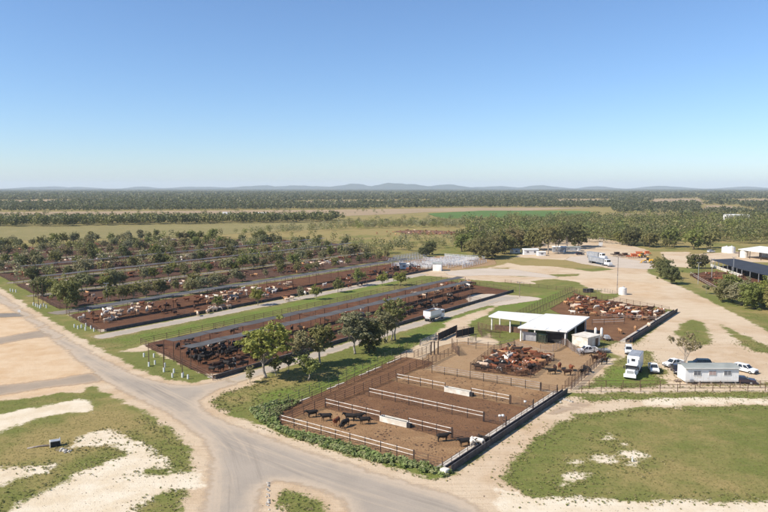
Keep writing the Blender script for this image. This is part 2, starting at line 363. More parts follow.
# ------------------------------------------------------------------ sheets laid on the ground
def densify(pts, step=0.9, amp=0.35, seed=1):
    out = []; n = len(pts); r = random.Random(seed)
    ph = [r.uniform(0, 6.28) for _ in range(6)]; acc = 0.0
    for i in range(n):
        a, b = pts[i], pts[(i + 1) % n]; L = (b - a).length; k = max(1, int(L / step)); d = (b - a).normalized() if L > 0 else Vector((1, 0, 0)); nn = Vector((-d.y, d.x, 0))
        for j in range(k):
            q = a.lerp(b, j / k); s = acc + L * j / k
            w = math.sin(s * 0.31 + ph[0]) * 0.5 + math.sin(s * 0.83 + ph[1]) * 0.35 + math.sin(s * 1.9 + ph[2]) * 0.25 + r.uniform(-0.3, 0.3)
            out.append(q + nn * (w * amp))
        acc += L
    return out
def smooth_poly(pts, it=1):
    for _ in range(it):
        o = []
        for i in range(len(pts)):
            a, b = pts[i], pts[(i + 1) % len(pts)]; o += [a.lerp(b, 0.25), a.lerp(b, 0.75)]
        pts = o
    return pts
def signed_path(path, x, y):
    best = np.full(x.shape, 1e9); out = np.zeros(x.shape)
    for a, c in zip(path[:-1], path[1:]):
        ex, ey = c.x - a.x, c.y - a.y; L = ex * ex + ey * ey; t = np.clip(((x - a.x) * ex + (y - a.y) * ey) / L, 0, 1)
        d = np.hypot(x - a.x - t * ex, y - a.y - t * ey); sg = np.sign(ex * (y - a.y) - ey * (x - a.x)); k = d < best
        out[k] = (d * sg)[k]; best = np.minimum(best, d)
    return out
def sheet(name, pts, z, mat, label=None, step=0.9, amp=0.35, grid=2.5, rounds=0, seed=1, kind='structure', cat=None, paths=()):
    pts = [Vector((p.x, p.y, 0)) for p in pts]
    if rounds: pts = smooth_poly(pts, rounds)
    ol = densify(pts, step, amp, seed)
    xs = [p.x for p in ol]; ys = [p.y for p in ol]
    GX, GY = np.meshgrid(np.arange(min(xs), max(xs), grid), np.arange(min(ys), max(ys), grid)); GX = GX.ravel(); GY = GY.ravel()
    d = sdf(ol, GX, GY, 1e6 if False else 20.0); k = d > grid * 0.4
    ver = [Vector((p.x, p.y)) for p in ol] + [Vector((a, b)) for a, b in zip(GX[k], GY[k])]
    nv, ne, nf, *_ = geometry.delaunay_2d_cdt(ver, [], [list(range(len(ol)))], 1, 1e-4)
    me = bpy.data.meshes.new(name); me.from_pydata([(v.x, v.y, z) for v in nv], [], nf)
    bm = bmesh.new(); bm.from_mesh(me); bmesh.ops.recalc_face_normals(bm, faces=bm.faces[:])
    if bm.faces and sum(f.normal.z for f in bm.faces) < 0: bmesh.ops.reverse_faces(bm, faces=bm.faces[:])
    bm.to_mesh(me); bm.free(); me.materials.append(mat)
    vx = np.array([v.x for v in nv]); vy = np.array([v.y for v in nv])
    e = np.maximum(sdf(ol, vx, vy, 20.0), 0); at = me.attributes.new('edge', 'FLOAT', 'POINT'); at.data.foreach_set('value', e.astype(np.float32))
    for i, q in enumerate(paths):
        at = me.attributes.new('path%d' % i, 'FLOAT', 'POINT'); at.data.foreach_set('value', signed_path(q, vx, vy).astype(np.float32))
    o = link(name, me); tag(o, label, cat, None, kind)
    return o
def road_mat(name, core, core2, rim, soft=1.6, tracks=0.0):
    m, t = nt(name); g = N(t); p = g.pos(); e = g.attr('edge')
    a = g.noise(p, 0.12, 3); b = g.noise(p, 0.7, 4, 0.6); d = g.noise(p, 6.0, 3, 0.7)
    c = g.mix(g.rng(a, 0.3, 0.7), core, core2)
    e2 = g.math('ADD', e, g.math('MULTIPLY', g.math('SUBTRACT', b, 0.5), 2.6))
    if tracks:
        sx = g.new('ShaderNodeSeparateXYZ'); g.set(sx.inputs[0], p)
        for pn in ('path0', 'path1'):
            pa = g.attr(pn); cb = g.new('ShaderNodeCombineXYZ')
            g.set(cb.inputs[0], g.math('MULTIPLY', pa, 1.1)); g.set(cb.inputs[1], g.math('MULTIPLY', sx.outputs[0], 0.03)); g.set(cb.inputs[2], g.math('MULTIPLY', sx.outputs[1], 0.03))
            w = g.noise(cb.outputs[0], 1.0, 5, 0.7); near = g.rng(g.math('ABSOLUTE', pa), 3.0, 7.5, tracks, 0)
            c = g.mix(g.math('MULTIPLY', g.rng(w, 0.52, 0.64), near), c, rim); c = g.mix(g.math('MULTIPLY', g.rng(w, 0.36, 0.46, 1, 0), near), c, tuple(x * 0.66 for x in core))
    c = g.mix(g.rng(e2, 0.5, soft + 1.6), rim, c)
    c = g.mix(g.math('MULTIPLY', g.rng(d, 0.35, 0.75, 0, 0.22), g.rng(e, 0.5, 2.5)), c, tuple(x * 0.55 for x in core))
    al = g.math('MULTIPLY', g.rng(g.math('ADD', e, g.math('MULTIPLY', g.math('SUBTRACT', b, 0.5), 2.4)), 0.2, 1.9 if soft > 1 else 1.1), g.rng(e, 0.0, 0.4))
    g.out(c, 0.93, 0.1, 0, g.bump(d, 0.3, 0.05), al)
    return m
M['road'] = road_mat('gravel_road', (0.33, 0.28, 0.225), (0.38, 0.32, 0.255), (0.52, 0.41, 0.295), 2.6, 0.42)
M['feed_road'] = road_mat('feed_road_gravel', (0.42, 0.36, 0.29), (0.36, 0.31, 0.25), (0.48, 0.38, 0.27), 0.5)
M['lane'] = road_mat('drain_lane_gravel', (0.21, 0.185, 0.16), (0.26, 0.225, 0.185), (0.25, 0.20, 0.13), 0.8)
M['track'] = road_mat('dark_track', (0.30, 0.24, 0.18), (0.36, 0.285, 0.21), (0.50, 0.37, 0.25), 1.4)
M['apron'] = road_mat('pale_apron', (0.54, 0.45, 0.36), (0.48, 0.40, 0.31), (0.50, 0.39, 0.28), 0.6)
def dirt_mat(name, c1, c2, c3, soft=0.8):
    m, t = nt(name); g = N(t); p = g.pos(); e = g.attr('edge')
    a = g.noise(p, 0.10, 4, 0.6); b = g.noise(p, 0.45, 6, 0.7); d = g.noise(p, 3.0, 4, 0.7); st = g.noise(g.turn(p, -ANG, (0.35, 1.6, 1)), 0.35, 4, 0.6)
    c = g.mix(g.rng(g.math('MULTIPLY_ADD', a, 0.6, g.math('MULTIPLY', st, 0.4)), 0.38, 0.62), c1, c2)
    c = g.mix(g.rng(b, 0.52, 0.68, 0, 0.75), c, c3); c = g.mix(g.rng(g.noise(p, 0.012, 4, 0.6), 0.35, 0.65, 0, 0.5), c, tuple(0.6 * x + 0.25 * y for x, y in zip(c2, c3)))
    c = g.mix(g.rng(d, 0.45, 0.72, 0, 0.45), c, tuple(x * 0.45 for x in c1))
    al = g.math('MULTIPLY', g.rng(g.math('ADD', e, g.math('MULTIPLY', g.math('SUBTRACT', b, 0.5), 1.4)), -0.1, soft), g.rng(e, 0.0, 0.3))
    c = g.mix(g.rng(g.noise(p, 0.9, 5, 0.75), 0.56, 0.66, 0, 0.65), c, tuple(x * 0.42 for x in c2))
    g.out(c, 0.95, 0.08, 0, g.bump(g.math('ADD', b, d), 0.8, 0.25), al)
    return m
M['pen_tan'] = dirt_mat('pen_dirt', (0.36, 0.215, 0.108), (0.25, 0.14, 0.07), (0.46, 0.31, 0.165))
M['pen_dark'] = dirt_mat('pen_manure', (0.14, 0.07, 0.038), (0.21, 0.108, 0.056), (0.30, 0.175, 0.09))
M['pen_red'] = dirt_mat('feedlot_manure', (0.16, 0.072, 0.039), (0.10, 0.048, 0.03), (0.26, 0.14, 0.07))
M['pen_far'] = dirt_mat('far_feedlot_manure', (0.125, 0.062, 0.040), (0.085, 0.052, 0.039), (0.20, 0.115, 0.068))
M['yard_tan'] = dirt_mat('yard_dirt', (0.40, 0.26, 0.14), (0.34, 0.215, 0.115), (0.44, 0.31, 0.19))
M['field_tan'] = dirt_mat('stubble_field', (0.40, 0.29, 0.18), (0.36, 0.265, 0.165), (0.34, 0.25, 0.15), 4)
M['field_green'] = dirt_mat('green_crop', (0.10, 0.17, 0.045), (0.12, 0.19, 0.05), (0.09, 0.15, 0.04), 4)
M['field_olive'] = dirt_mat('dry_pasture', (0.29, 0.235, 0.105), (0.23, 0.205, 0.08), (0.33, 0.26, 0.125), 4)
M['field_red'] = dirt_mat('bare_red_paddock', (0.22, 0.11, 0.07), (0.18, 0.10, 0.065), (0.27, 0.15, 0.09), 4)

sheet('main_road', PX(MAIN_ROAD), 0.024, M['road'], 'worn grey gravel road curving past the pens to the foreground junction', rounds=1, grid=3, seed=3, paths=(PX([(-25, 284), (0, 298), (60, 341), (110, 371), (160, 397), (200, 418), (250, 440), (320, 467), (400, 491), (470, 512), (540, 545)]), PX([(90, 362), (130, 384), (170, 405), (200, 425), (222, 450), (230, 480), (230, 512), (226, 590)])))
sheet('side_track', PX([(-40, 388), (0, 384), (50, 379), (80, 373), (100, 370), (112, 380), (90, 385), (50, 389), (0, 397), (-40, 404)]), 0.016, M['track'], 'dark gravel track leaving the main road to the left', rounds=1, seed=5)
sheet('side_track', PX([(-40, 342), (0, 337), (30, 331), (50, 328), (62, 338), (40, 338), (0, 345), (-40, 352)]), 0.016, M['track'], 'short dark track crossing the bare orange earth', rounds=1, seed=6)
sheet('side_track', PX([(-40, 313), (0, 313), (24, 312), (30, 317), (0, 318), (-40, 319)]), 0.016, M['lane'], 'grey track joining the main road at its far bend', rounds=1, seed=7)
def stq(s0, t0, s1, t1): return [W(s0, t0), W(s1, t0), W(s1, t1), W(s0, t1)]
sheet('feed_road', [W(92, -103.2), W(215, -103.2), W(232, -100), W(228, -109.4), W(92, -108.6)], 0.028, M['feed_road'], 'pale gravel feed road beside the nearest feedlot row', seed=8)
sheet('feed_road', stq(100, -163, 268, -170), 0.028, M['feed_road'], 'pale gravel feed road between the two nearest feedlot rows', seed=9)
sheet('drain_lane', stq(112, -205.5, 300, -214), 0.028, M['lane'], 'grey lane behind the row of cream cattle', seed=10)
sheet('apron', PX([(462, 297), (478, 293), (530, 296), (548, 299), (524, 303), (492, 307), (470, 304)]), 0.020, M['apron'], 'pale bare apron at the end of the nearest feed road', rounds=1, seed=11)
sheet('apron', PX([(440, 271), (500, 267), (560, 276), (560, 279), (500, 275), (450, 277)]), 0.020, M['apron'], 'grey gravel pad beside the steel yards', rounds=1, seed=12)
sheet('apron', PX([(556, 258), (600, 254), (660, 264), (655, 270), (620, 268), (590, 266)]), 0.020, M['apron'], 'grey gravel turning area behind the truck', rounds=1, seed=13)
sheet('apron', PX([(556, 404), (590, 400), (598, 408), (566, 414), (545, 420), (540, 414)]), 0.020, M['track'], 'grey trodden patch at the corner of the pens', rounds=1, seed=14)
sheet('apron', PX([(686, 384), (770, 378), (775, 386), (690, 387)]), 0.020, M['feed_road'], 'grey gravel parking strip beside the white office', rounds=1, seed=15)

# pens: floors
PENS = [(81, 92.3), (92.3, 102.2), (102.2, 113.6), (113.6, 124.4)]
for i, (a, b) in enumerate(PENS):
    sheet('pen_floor', stq(a - 0.7, -79.6, b + 0.7, -46.2), 0.010 + 0.004 * (i % 2), M['pen_tan' if i in (0, 3) else 'pen_dark'],
        ['trodden orange dirt floor of the front pen', 'dark brown floor of the second pen from the front', 'dark brown floor of the third pen from the front', 'brown dirt floor of the fourth pen from the front'][i], amp=0.15, seed=20 + i)
sheet('pen_floor', [W(80, -84), W(132, -89), W(132, -78.2), W(81, -78.2)], 0.006, M['pen_dark'], 'brown dirt of the lane along the left side of the pens', amp=0.2, seed=26)
sheet('yard_floor', PX([(412, 366), (440, 345), (462, 341), (497, 345), (520, 338), (566, 341), (600, 350), (604, 356), (572, 386), (556, 392), (430, 375)]), 0.004, M['yard_tan'], 'tan dirt floor of the handling yards', seed=27)
BACK_YARD = PX([(549, 309), (574, 294), (669, 312), (633, 343), (598, 340), (575, 336), (575, 322)])
sheet('yard_floor', BACK_YARD, 0.008, M['pen_dark'], 'brown dirt floor of the yard behind the shed', amp=0.2, seed=28)
CROWD = [W(130, -69.2), W(132, -56), W(149, -57.5), W(155, -70), W(148.6, -72.6)]
sheet('yard_floor', CROWD, 0.012, M['pen_dark'], 'dark floor under the crowded cattle', amp=0.2, seed=29)
ROWS = [(-109.4, -150, 92, 242, 0), (-170.8, -204.5, 105, 288, 0), (-215, -247, 118, 318, 1), (-255, -288, 130, 350, 0), (-297, -330, 142, 372, 1), (-338, -371, 152, 372, 0), (-380, -412, 164, 352, 1), (-420, -455, 176, 330, 0)]
for i, (t0, t1, s0, s1, far_bunk) in enumerate(ROWS):
    sl = (t0 - t1) * 0.28
    sheet('pen_floor', [W(s0, t0), W(s1, t0), W(s1 + 12, t1), W(s0 + sl, t1)], 0.010, M['pen_red' if i < 2 else 'pen_far'], 'red-brown manure floor of feedlot row %s from the camera' % ['nearest', 'second', 'third', 'fourth', 'fifth', 'sixth', 'seventh', 'eighth'][i], amp=0.3, step=2, grid=5, seed=30 + i)
for k, (a, b, s0, s1, nm) in enumerate(((-247.5, -254.5, 125, 340, 'third'), (-289, -296, 138, 372, 'fourth'), (-331, -337, 148, 385, 'fifth'), (-372, -379, 160, 372, 'sixth'), (-413, -419, 172, 350, 'seventh'))):
    sheet('feed_road', stq(s0, a, s1, b), 0.020, M['lane'], 'grey lane behind the %s feedlot row' % nm, step=2, grid=4, seed=40 + k)
# far fields
def field(name, pts, z, mat, label): return sheet(name, PX(pts), z, M[mat], label, step=8, amp=2.0, grid=30)
field('pasture', [(-60, 224), (120, 222.5), (330, 221), (334, 229), (250, 233), (180, 238), (60, 240), (-60, 242)], 0.06, 'field_olive', 'dry olive pasture beyond the feedlot rows')
field('stubble_field', [(-60, 212.5), (330, 209.8), (470, 207.6), (600, 207.5), (520, 211), (430, 212), (400, 214), (345, 216), (200, 218), (-60, 219)], 0.06, 'field_tan', 'long tan stubble field beyond the plantation trees')
field('crop_field', [(425, 213.5), (480, 210.6), (585, 210.8), (600, 213), (560, 217.5), (440, 219)], 0.12, 'field_green', 'bright green crop field in the distance')
field('pasture', [(340, 221), (440, 219), (600, 217), (700, 217.5), (700, 221), (560, 223), (420, 225)], 0.06, 'field_olive', 'yellowish strip of pasture below the green crop')
field('red_paddock', [(390, 231.5), (400, 229.5), (462, 231), (468, 234), (410, 235)], 0.06, 'field_red', 'bare red cattle paddock beyond the tree belt')
for q in ([(650, 199), (700, 198.5), (705, 204), (655, 205)], [(705, 205), (735, 206), (760, 211), (700, 212)], [(728, 199.5), (790, 198.5), (790, 203.5), (745, 204)], [(-40, 201), (60, 199.5), (115, 202), (-40, 204.5)], [(215, 203), (330, 200.5), (440, 200), (430, 203), (330, 204.5)], [(755, 208), (800, 208), (800, 212.5), (750, 212.5)], [(610, 213), (680, 213.5), (680, 219), (610, 219)], [(540, 199.5), (610, 199), (610, 203), (560, 203.5)]):
    field('stubble_field', q, 0.06, 'field_tan', 'distant tan clearing among the woodland')

# hills on the horizon
hx = np.linspace(-14000, 14000, 281); hy = np.linspace(13500, 19500, 25); HX, HY = np.meshgrid(hx, hy)
HZ = np.zeros_like(HX)
for (px, wpx, hp, d) in ((400, 38, 5.4, 15500), (352, 30, 4.2, 16200), (300, 36, 3.0, 17000), (258, 30, 2.6, 17000), (446, 30, 3.4, 16000), (540, 22, 2.4, 16800), (596, 16, 1.2, 17000), (662, 22, 1.9, 16800), (742, 20, 0.9, 17000), (48, 20, 1.7, 16800), (82, 14, 0.8, 17000), (143, 12, 1.2, 17000), (492, 34, 1.6, 17500), (205, 50, 0.9, 17500)):
    cx = (px - CX) / FPX * d; w = wpx / FPX * d; h = hp * 0.74 / FPX * d + 40
    HZ = np.maximum(HZ, h * np.exp(-((HX - cx) / w) ** 2 - ((HY - d) / 1100) ** 2))
HZ = HZ * (1 + 0.12 * np.sin(HX / 260 + HY / 300) + 0.09 * np.sin(HX / 117 + 1) + 0.05 * np.sin(HX / 47)) - 1.0
M['hill'] = simple('wooded_hill', (0.06, 0.075, 0.045), (0.04, 0.055, 0.035), 0.95, 0.004, 0.05)
me, _ = gridmesh('hills', hx, hy, HZ, M['hill'], True); tag(link('hills', me), 'low wooded hills along the horizon', None, None, 'structure')

# ------------------------------------------------------------------ fences
_unit = {}
def unit_pipe(mat):
    if mat not in _unit:
        b = MB(); b.tube([(0, 0, 0), (1, 0, 0)], 1.0, 7); rail = b.mesh('rail', M[mat], False)
        b = MB(); b.tube([(0, 0, 0), (0, 0, 1)], 1.0, 7); post = b.mesh('post', M[mat], False)
        _unit[mat] = (rail, post)
    return _unit[mat]
def fence(label, pts, h=1.6, rails=(1.5, 1.1, 0.7, 0.3), sp=3.0, pm='rust', rm='rust', rr=0.04, pr=0.065, name='pipe_fence', cat='fence', group=None, detail=True, lean=0.02):
    pts = [Vector((p[0], p[1], 0)) for p in pts]; r = random.Random(len(label) + int(pts[0].x * 10))
    root = empty(name, pts[0]); tag(root, label, cat, group)
    o0 = pts[0]; mb_p = MB(); mb_r = MB(); first = True
    for a, b in zip(pts[:-1], pts[1:]):
        L = (b - a).length; k = max(1, round(L / sp)); d = (b - a) / L; az = math.atan2(d.y, d.x)
        for i in range(0 if first else 1, k + 1):
            q = a + d * (L * i / k) - o0; hh = h * r.uniform(0.98, 1.06)
            if detail:
                p = link('post', unit_pipe(pm)[1], root, q, 0, (pr, pr, hh)); p.rotation_euler = (r.uniform(-lean, lean), r.uniform(-lean, lean), 0)
            else: mb_p.tube([q, q + Vector((0, 0, hh))], pr, 4)
        for z in rails:
            if detail:
                p = link('rail', unit_pipe(rm)[0], root, a - o0 + Vector((0, 0, z + r.uniform(-.02, .02))), az, (L, rr, rr)); p.rotation_euler.y = r.uniform(-0.0015, 0.0015)
            else: mb_r.tube([a - o0 + Vector((0, 0, z)), b - o0 + Vector((0, 0, z))], rr, 4)
        first = False
    if not detail:
        o = mb_p.build('posts', M[pm], root); o['kind'] = 'stuff'
        o = mb_r.build('rails', M[rm], root); o['kind'] = 'stuff'
    return root
def pfence(label, px, **kw): return fence(label, PX(px), **kw)

# the near pens: painted fences (two white rails on dark posts), brown gates at the bunk end
WH = dict(h=1.75, rails=(1.62, 0.95), sp=2.9, pm='dark_rust', rm='white_pipe', rr=0.052, pr=0.07)
fence('white two-rail fence along the weedy front edge of the pens', [W(81, -79), W(81, -52.3)], **WH)
fence('rusty pipe fence closing the front pen next to the dark bunk', [W(81, -52.2), W(81, -47.4)], h=1.7, rails=(1.55, 1.15, 0.75, 0.35), sp=2.4)
fence('white fence behind the black cattle of the front pen', [W(92.3, -78.7), W(92.3, -66.4)], **WH)
fence('white fence between the first trough and the lone black steer', [W(92.3, -60.6), W(92.3, -52.4)], **WH)
fence('long white fence across the second and third pens', [W(102.2, -76.2), W(102.2, -51.8)], **WH)
fence('white fence left of the farther concrete trough', [W(113.6, -77.5), W(113.6, -66)], **WH)
fence('white fence right of the farther concrete trough', [W(113.6, -60.2), W(113.6, -52.2)], **WH)
fence('pale grey pipe fence between the rear pen and the handling yard', [W(123.4, -75), W(124.6, -50.8)], h=1.75, rails=(1.62, 1.2, 0.8), sp=2.9, pm='dark_rust', rm='grey_pipe', rr=0.06, pr=0.075)
def gate(label, a, b, mat='rust', h=1.55, n=6, group=None):
    root = empty('pipe_gate', a); tag(root, label, 'gate', group); d = b - a; L = d.length; az = math.atan2(d.y, d.x)
    for q in (Vector((0, 0, 0)), d): link('post', unit_pipe('dark_rust')[1], root, q, 0, (0.09, 0.09, h + 0.25))
    for i in range(n): link('rail', unit_pipe(mat)[0], root, Vector((0, 0, 0.25 + (h - 0.25) * i / (n - 1))), az, (L, 0.035, 0.035))
    for k in (0.03, 0.5, 0.97): link('stile', unit_pipe(mat)[1], root, d * k + Vector((0, 0, 0.2)), 0, (0.04, 0.04, h - 0.15))
    return root
gate('rusty gate beside the black and white cattle at the bunk', W(92.3, -52.2), W(92.3, -47.5))
gate('rusty gate between the second and third pens at the bunk', W(102.2, -51.6), W(102.2, -47.5))
gate('rusty gate at the end of the fence near the far white float', W(113.6, -52.0), W(113.6, -47.5))
gate('rusty gate at the far right corner of the pens', W(124.6, -50.6), W(124.9, -47.4))
fence('rusty rail fence along the bunk side of the pens', [W(81, -47.3), W(125, -47.3)], h=1.15, rails=(1.05, 0.72), sp=2.5, rr=0.03, pr=0.045)
fence('rusty four-rail fence on the left side of the pens', [W(81, -79.1), W(113, -79.2), W(131, -80.5)], h=1.75, rails=(1.6, 1.2, 0.8, 0.4), sp=2.9)
fence('rusty fence of the lane beside the left pens', [W(82, -82.6), W(100, -84), W(131, -86.6)], h=1.7, rails=(1.55, 1.1, 0.65, 0.3), sp=2.9)
fence('dull green fence on the grassy bank left of the pens', [W(84, -85.8), W(104, -87.8), W(134, -91)], h=1.5, rails=(1.4, 0.9, 0.45), sp=3.4, pm='green_post', rm='green_post', rr=0.03)
b = MB()
for i in range(14):
    s = 86 + i * 3.1; t = -84.5 - (s - 84) * 0.065
    if i % 5 == 3: continue
    b.box((0, 0, 0), (0, 0, 0)) if False else None
kerb = empty('concrete_kerb', W(84, -84.6)); tag(kerb, 'broken pale concrete strip between the lane fence and the green fence', 'kerb')
kb = MB(); kb.box((0, 0, 0.06), (2.5, 0.42, 0.14)); kbm = kb.mesh('slab', M['concrete'], bevel=0.02)
for i in range(16):
    if i in (1, 4, 5, 8, 9, 13): continue
    s = 85 + i * 2.9; t = -84.3 - (s - 84) * 0.075
    o = link('slab', kbm, kerb, W(s, t) - kerb.location, ANG - 0.07 + random.uniform(-.03, .03)); o.location.z = random.uniform(-0.05, 0.02)

# concrete troughs set in the fence lines
def trough(label, c, L=5.6):
    root = empty('water_trough', c, ANG - math.pi / 2); tag(root, label, 'trough')
    b = MB(); h = 0.95; w = 1.0; n = len(b.v)
    b.box((0, 0, 0.36), (L, w, 0.72), 0, 0.94, 0.99); b.build('base', M['pale_concrete'], root, bevel=0.02)
    b = MB()
    for y in (-w / 2 + 0.06, w / 2 - 0.06): b.box((0, y, 0.83), (L, 0.12, 0.22))
    for x in (-L / 2 + 0.06, L / 2 - 0.06): b.box((x, 0, 0.83), (0.12, w - 0.24, 0.216))
    b.build('rim', M['pale_concrete'], root)
    b = MB(); b.box((0, 0, 0.75), (L - 0.26, w - 0.26, 0.04)); b.build('water', M['glass'], root)
    b = MB(); b.box((L / 2 + 0.32, 0, 0.35), (0.5, 0.7, 0.7)); b.build('valve_box', M['dark_panel'], root)
    return root
trough('long white concrete trough in the fence of the front pen', W(92.5, -63.6))
trough('long white concrete trough in the fence of the fourth pen', W(113.7, -63.2))
# white floats on stakes near the bunk
def marker(label, c, two):
    root = empty('float_marker', c); tag(root, label, 'marker')
    for k in range(2 if two else 1):
        b = MB(); b.tube([(k * 0.55, k * 0.15, 0), (k * 0.55, k * 0.15, 0.8)], 0.04, 6); b.build('stake', M['grey_pipe'], root)
        b = MB(); b.tube([(k * 0.55, k * 0.15, z) for z in (0.78, 0.84, 1.0, 1.16, 1.22)], [0.1, 0.24, 0.29, 0.24, 0.1], 10); b.build('float', M['drum_white'], root, True)
marker('pair of white floats on stakes in the third pen', W(103.9, -49.5), True)
marker('single white float on a stake in the rear pen', W(113.8, -49.2), False)

# feed bunks
def bunk(label, s0, s1, t, side=1, mat='concrete', n_len=2.4, detail=True, name='feed_bunk', w=0.95, h=0.95, h2=0.65):
    """trough sections along s; the road side (towards side*t) is the high one"""
    root = empty(name, W(s0, t), ANG); tag(root, label, 'feed bunk')
    prof = [(-w / 2, 0), (w / 2, 0), (w / 2 + 0.06, h2), (w / 2 - 0.06, h2), (w / 2 - 0.16, 0.3), (-w / 2 + 0.16, 0.3), (-w / 2 + 0.05, h), (-w / 2 - 0.08, h)]
    L = s1 - s0
    def section(x0, x1):
        b = MB(); m = len(prof)
        for x in (x0, x1):
            for (y, z) in prof: b.v.append((x, -side * y if False else y * side, z))
        for i in range(m): j = (i + 1) % m; b.f.append((i, j, m + j, m + i))
        for o, rev in ((0, False), (m, True)):
            for q in ((0, 1, 4, 5), (1, 2, 3, 4), (0, 5, 6, 7)): b.f.append(tuple(o + k for k in (reversed(q) if rev else q)))
        return b
    if detail:
        n = max(1, round(L / n_len)); ln = L / n; sm = section(0.012, ln - 0.012).mesh('trough_section', M[mat])
        for i in range(n): link('trough_section', sm, root, (i * ln, 0, random.uniform(-0.012, 0.012)))
    else: section(0, L).build('trough', M[mat], root)
    f = MB(); f.box((L / 2, 0, 0.36), (L - 0.1, w - 0.34, 0.14)); f.build('feed', M['feed'], root)
    k = MB(); k.box((L / 2, side * (-w / 2 - 0.9) * -1 if False else side * (w / 2 + 0.9), 0.03), (L, 1.6, 0.1)); k.build('standing_slab', M['concrete'] if mat != 'dark_bunk' else M['concrete'], root)
    return root
# local +y of a bunk is -t (towards the pens when the bunk is on the right side of its pen)
bunk('long dark feed bunk on the right edge of the near pens', 80.8, 126.2, -46.3, 1, 'dark_bunk', w=1.0, h=1.05, h2=0.7)
bunk('dark feed bunk on the right edge of the yard behind the shed', 177.5, 231, -48.8, 1, 'dark_bunk', detail=True, w=1.1, h=1.2, h2=0.8)
bunk('dark feed bunk of the nearest feedlot row beside its pale road', 93, 240, -109.9, 1, 'dark_bunk')
bunk('dark feed bunk of the row of cream cattle beside its pale road', 107, 286, -171.4, 1, 'dark_bunk')
b = MB(); b.prism([(-0.6, -0.5), (0.5, -0.55), (0.55, 0.5), (-0.45, 0.6)], 0, 0.7)
e = b.build('concrete_block', M['pale_concrete'], None, bevel=0.08, loc=W(80.0, -46.4), rz=ANG); tag(e, 'pale concrete block at the near end of the dark bunk', 'block')

# feedlot rows: perimeter and cross fences, shade cloth on poles, end posts
ORD = ['nearest', 'second', 'third', 'fourth', 'fifth', 'sixth', 'seventh', 'eighth']
def shade(label, s0, s1, t, w, z, bay=11.0, group=None):
    root = empty('shade_structure', W(s0, t), ANG); tag(root, label, 'shade', group); L = s1 - s0; n = max(1, round(L / bay))
    pm = unit_pipe('rust')[1]
    for i in range(n + 1):
        for y in (-w / 2, w / 2): link('pole', pm, root, (i * L / n, y, 0), 0, (0.085, 0.085, z - 0.1))
    for i in range(n):                          # each panel sags between its poles
        b = MB(); x0, x1 = i * L / n + 0.15, (i + 1) * L / n - 0.15; k = 5; q = []
        for a in range(k + 1):
            u = a / k; sag = 0.15 * math.sin(math.pi * u)
            q.append((x0 + (x1 - x0) * u, z - sag))
        for a in range(k):
            for zz in (0, -0.03):
                p4 = [(q[a][0], -w / 2 + .1, q[a][1] + zz), (q[a + 1][0], -w / 2 + .1, q[a + 1][1] + zz), (q[a + 1][0], w / 2 - .1, q[a + 1][1] + zz), (q[a][0], w / 2 - .1, q[a][1] + zz)]
                b.quad(*p4)
        b.build('cloth_panel', M['shade_cloth'], root)
    return root
shade('grey shade cloth on poles along the back of the nearest row', 97, 236, -130.2, 3.6, 4.8)
shade('grey shade cloth on poles over the middle of the nearest row', 95, 226, -121.6, 3.6, 4.8)
shade('grey shade cloth on poles over the row of cream cattle', 112, 284, -187.5, 4.0, 4.6, 14)
for i, (t0, t1, s0, s1, fb) in list(enumerate(ROWS))[3:5]:
    shade('grey shade cloth over the %s feedlot row' % ORD[i], s0 + 12, s1 - 4, (t0 + t1) / 2, 4.0, 4.4, 18)
for i, (t0, t1, s0, s1, fb) in enumerate(ROWS):
    sl = (t0 - t1) * 0.28
    fence('brown perimeter fence of the %s feedlot row' % ORD[i], [W(s0, t0 + .3), W(s0 + sl, t1), W(s1 + 12, t1), W(s1, t0)], h=1.6, rails=(1.5, 1.0, 0.5), sp=4, detail=False, rr=0.05)
    n = int((s1 - s0) / 34)
    for k in range(1, n + 1):
        s = s0 + (s1 - s0) * k / (n + 1)
        fence('brown cross fence dividing the %s feedlot row' % ORD[i], [W(s, t0 + .3), W(s + sl * 0.5, t1)], h=1.55, rails=(1.45, 1.0, 0.55), sp=4, detail=False, rr=0.045, name='cross_fence', group='cross fences of the %s row' % ORD[i])
# white drums standing at the row ends (bases of the shade poles)
def drum(label, p, h=0.9, r=0.2, group=None):
    root = empty('white_drum', p); tag(root, label, 'drum', group)
    b = MB(); b.tube([(0, 0, 0), (0, 0, h * .33), (0, 0, h * .34), (0, 0, h * .66), (0, 0, h * .67), (0, 0, h)], [r, r, r * 1.06, r * 1.06, r, r], 12); b.build('shell', M['drum_white'], root, False)
    b = MB(); b.tube([(0, 0, h), (0, 0, h + 0.05)], [r * 0.9, r * 0.75], 12); b.build('lid', M['galv'], root)
D1 = [(144, 357), (154, 357.5), (155, 364.5), (165, 367), (172.5, 377.5), (174, 373), (183, 376.5), (149, 366), (188, 379)]
for q in D1: drum('white drum at the road end of the nearest feedlot row', P(*q), group='white drums at the end of the nearest row')
D2 = [(74.5, 327.5), (78, 329), (81.5, 328), (85.5, 330.5), (86, 326.5), (91, 329), (94, 331.5)]
for q in D2: drum('white drum at the road end of the row of cream cattle', P(*q), 0.95, group='white drums at the end of the second row')
D3 = [(33.5, 305.5), (36, 306.5), (38, 307.5), (41, 307), (44, 306.5), (46.5, 308), (40, 308.5)]
for q in D3: drum('white drum at the road end of the third row beside the dark tree', P(*q), 1.0, group='white drums at the end of the third row')
D4 = [(10.5, 291.5), (13, 292), (16, 292.5)]
for q in D4: drum('white drum at the far bend of the main road', P(*q), 1.1, group='white drums at the far bend')
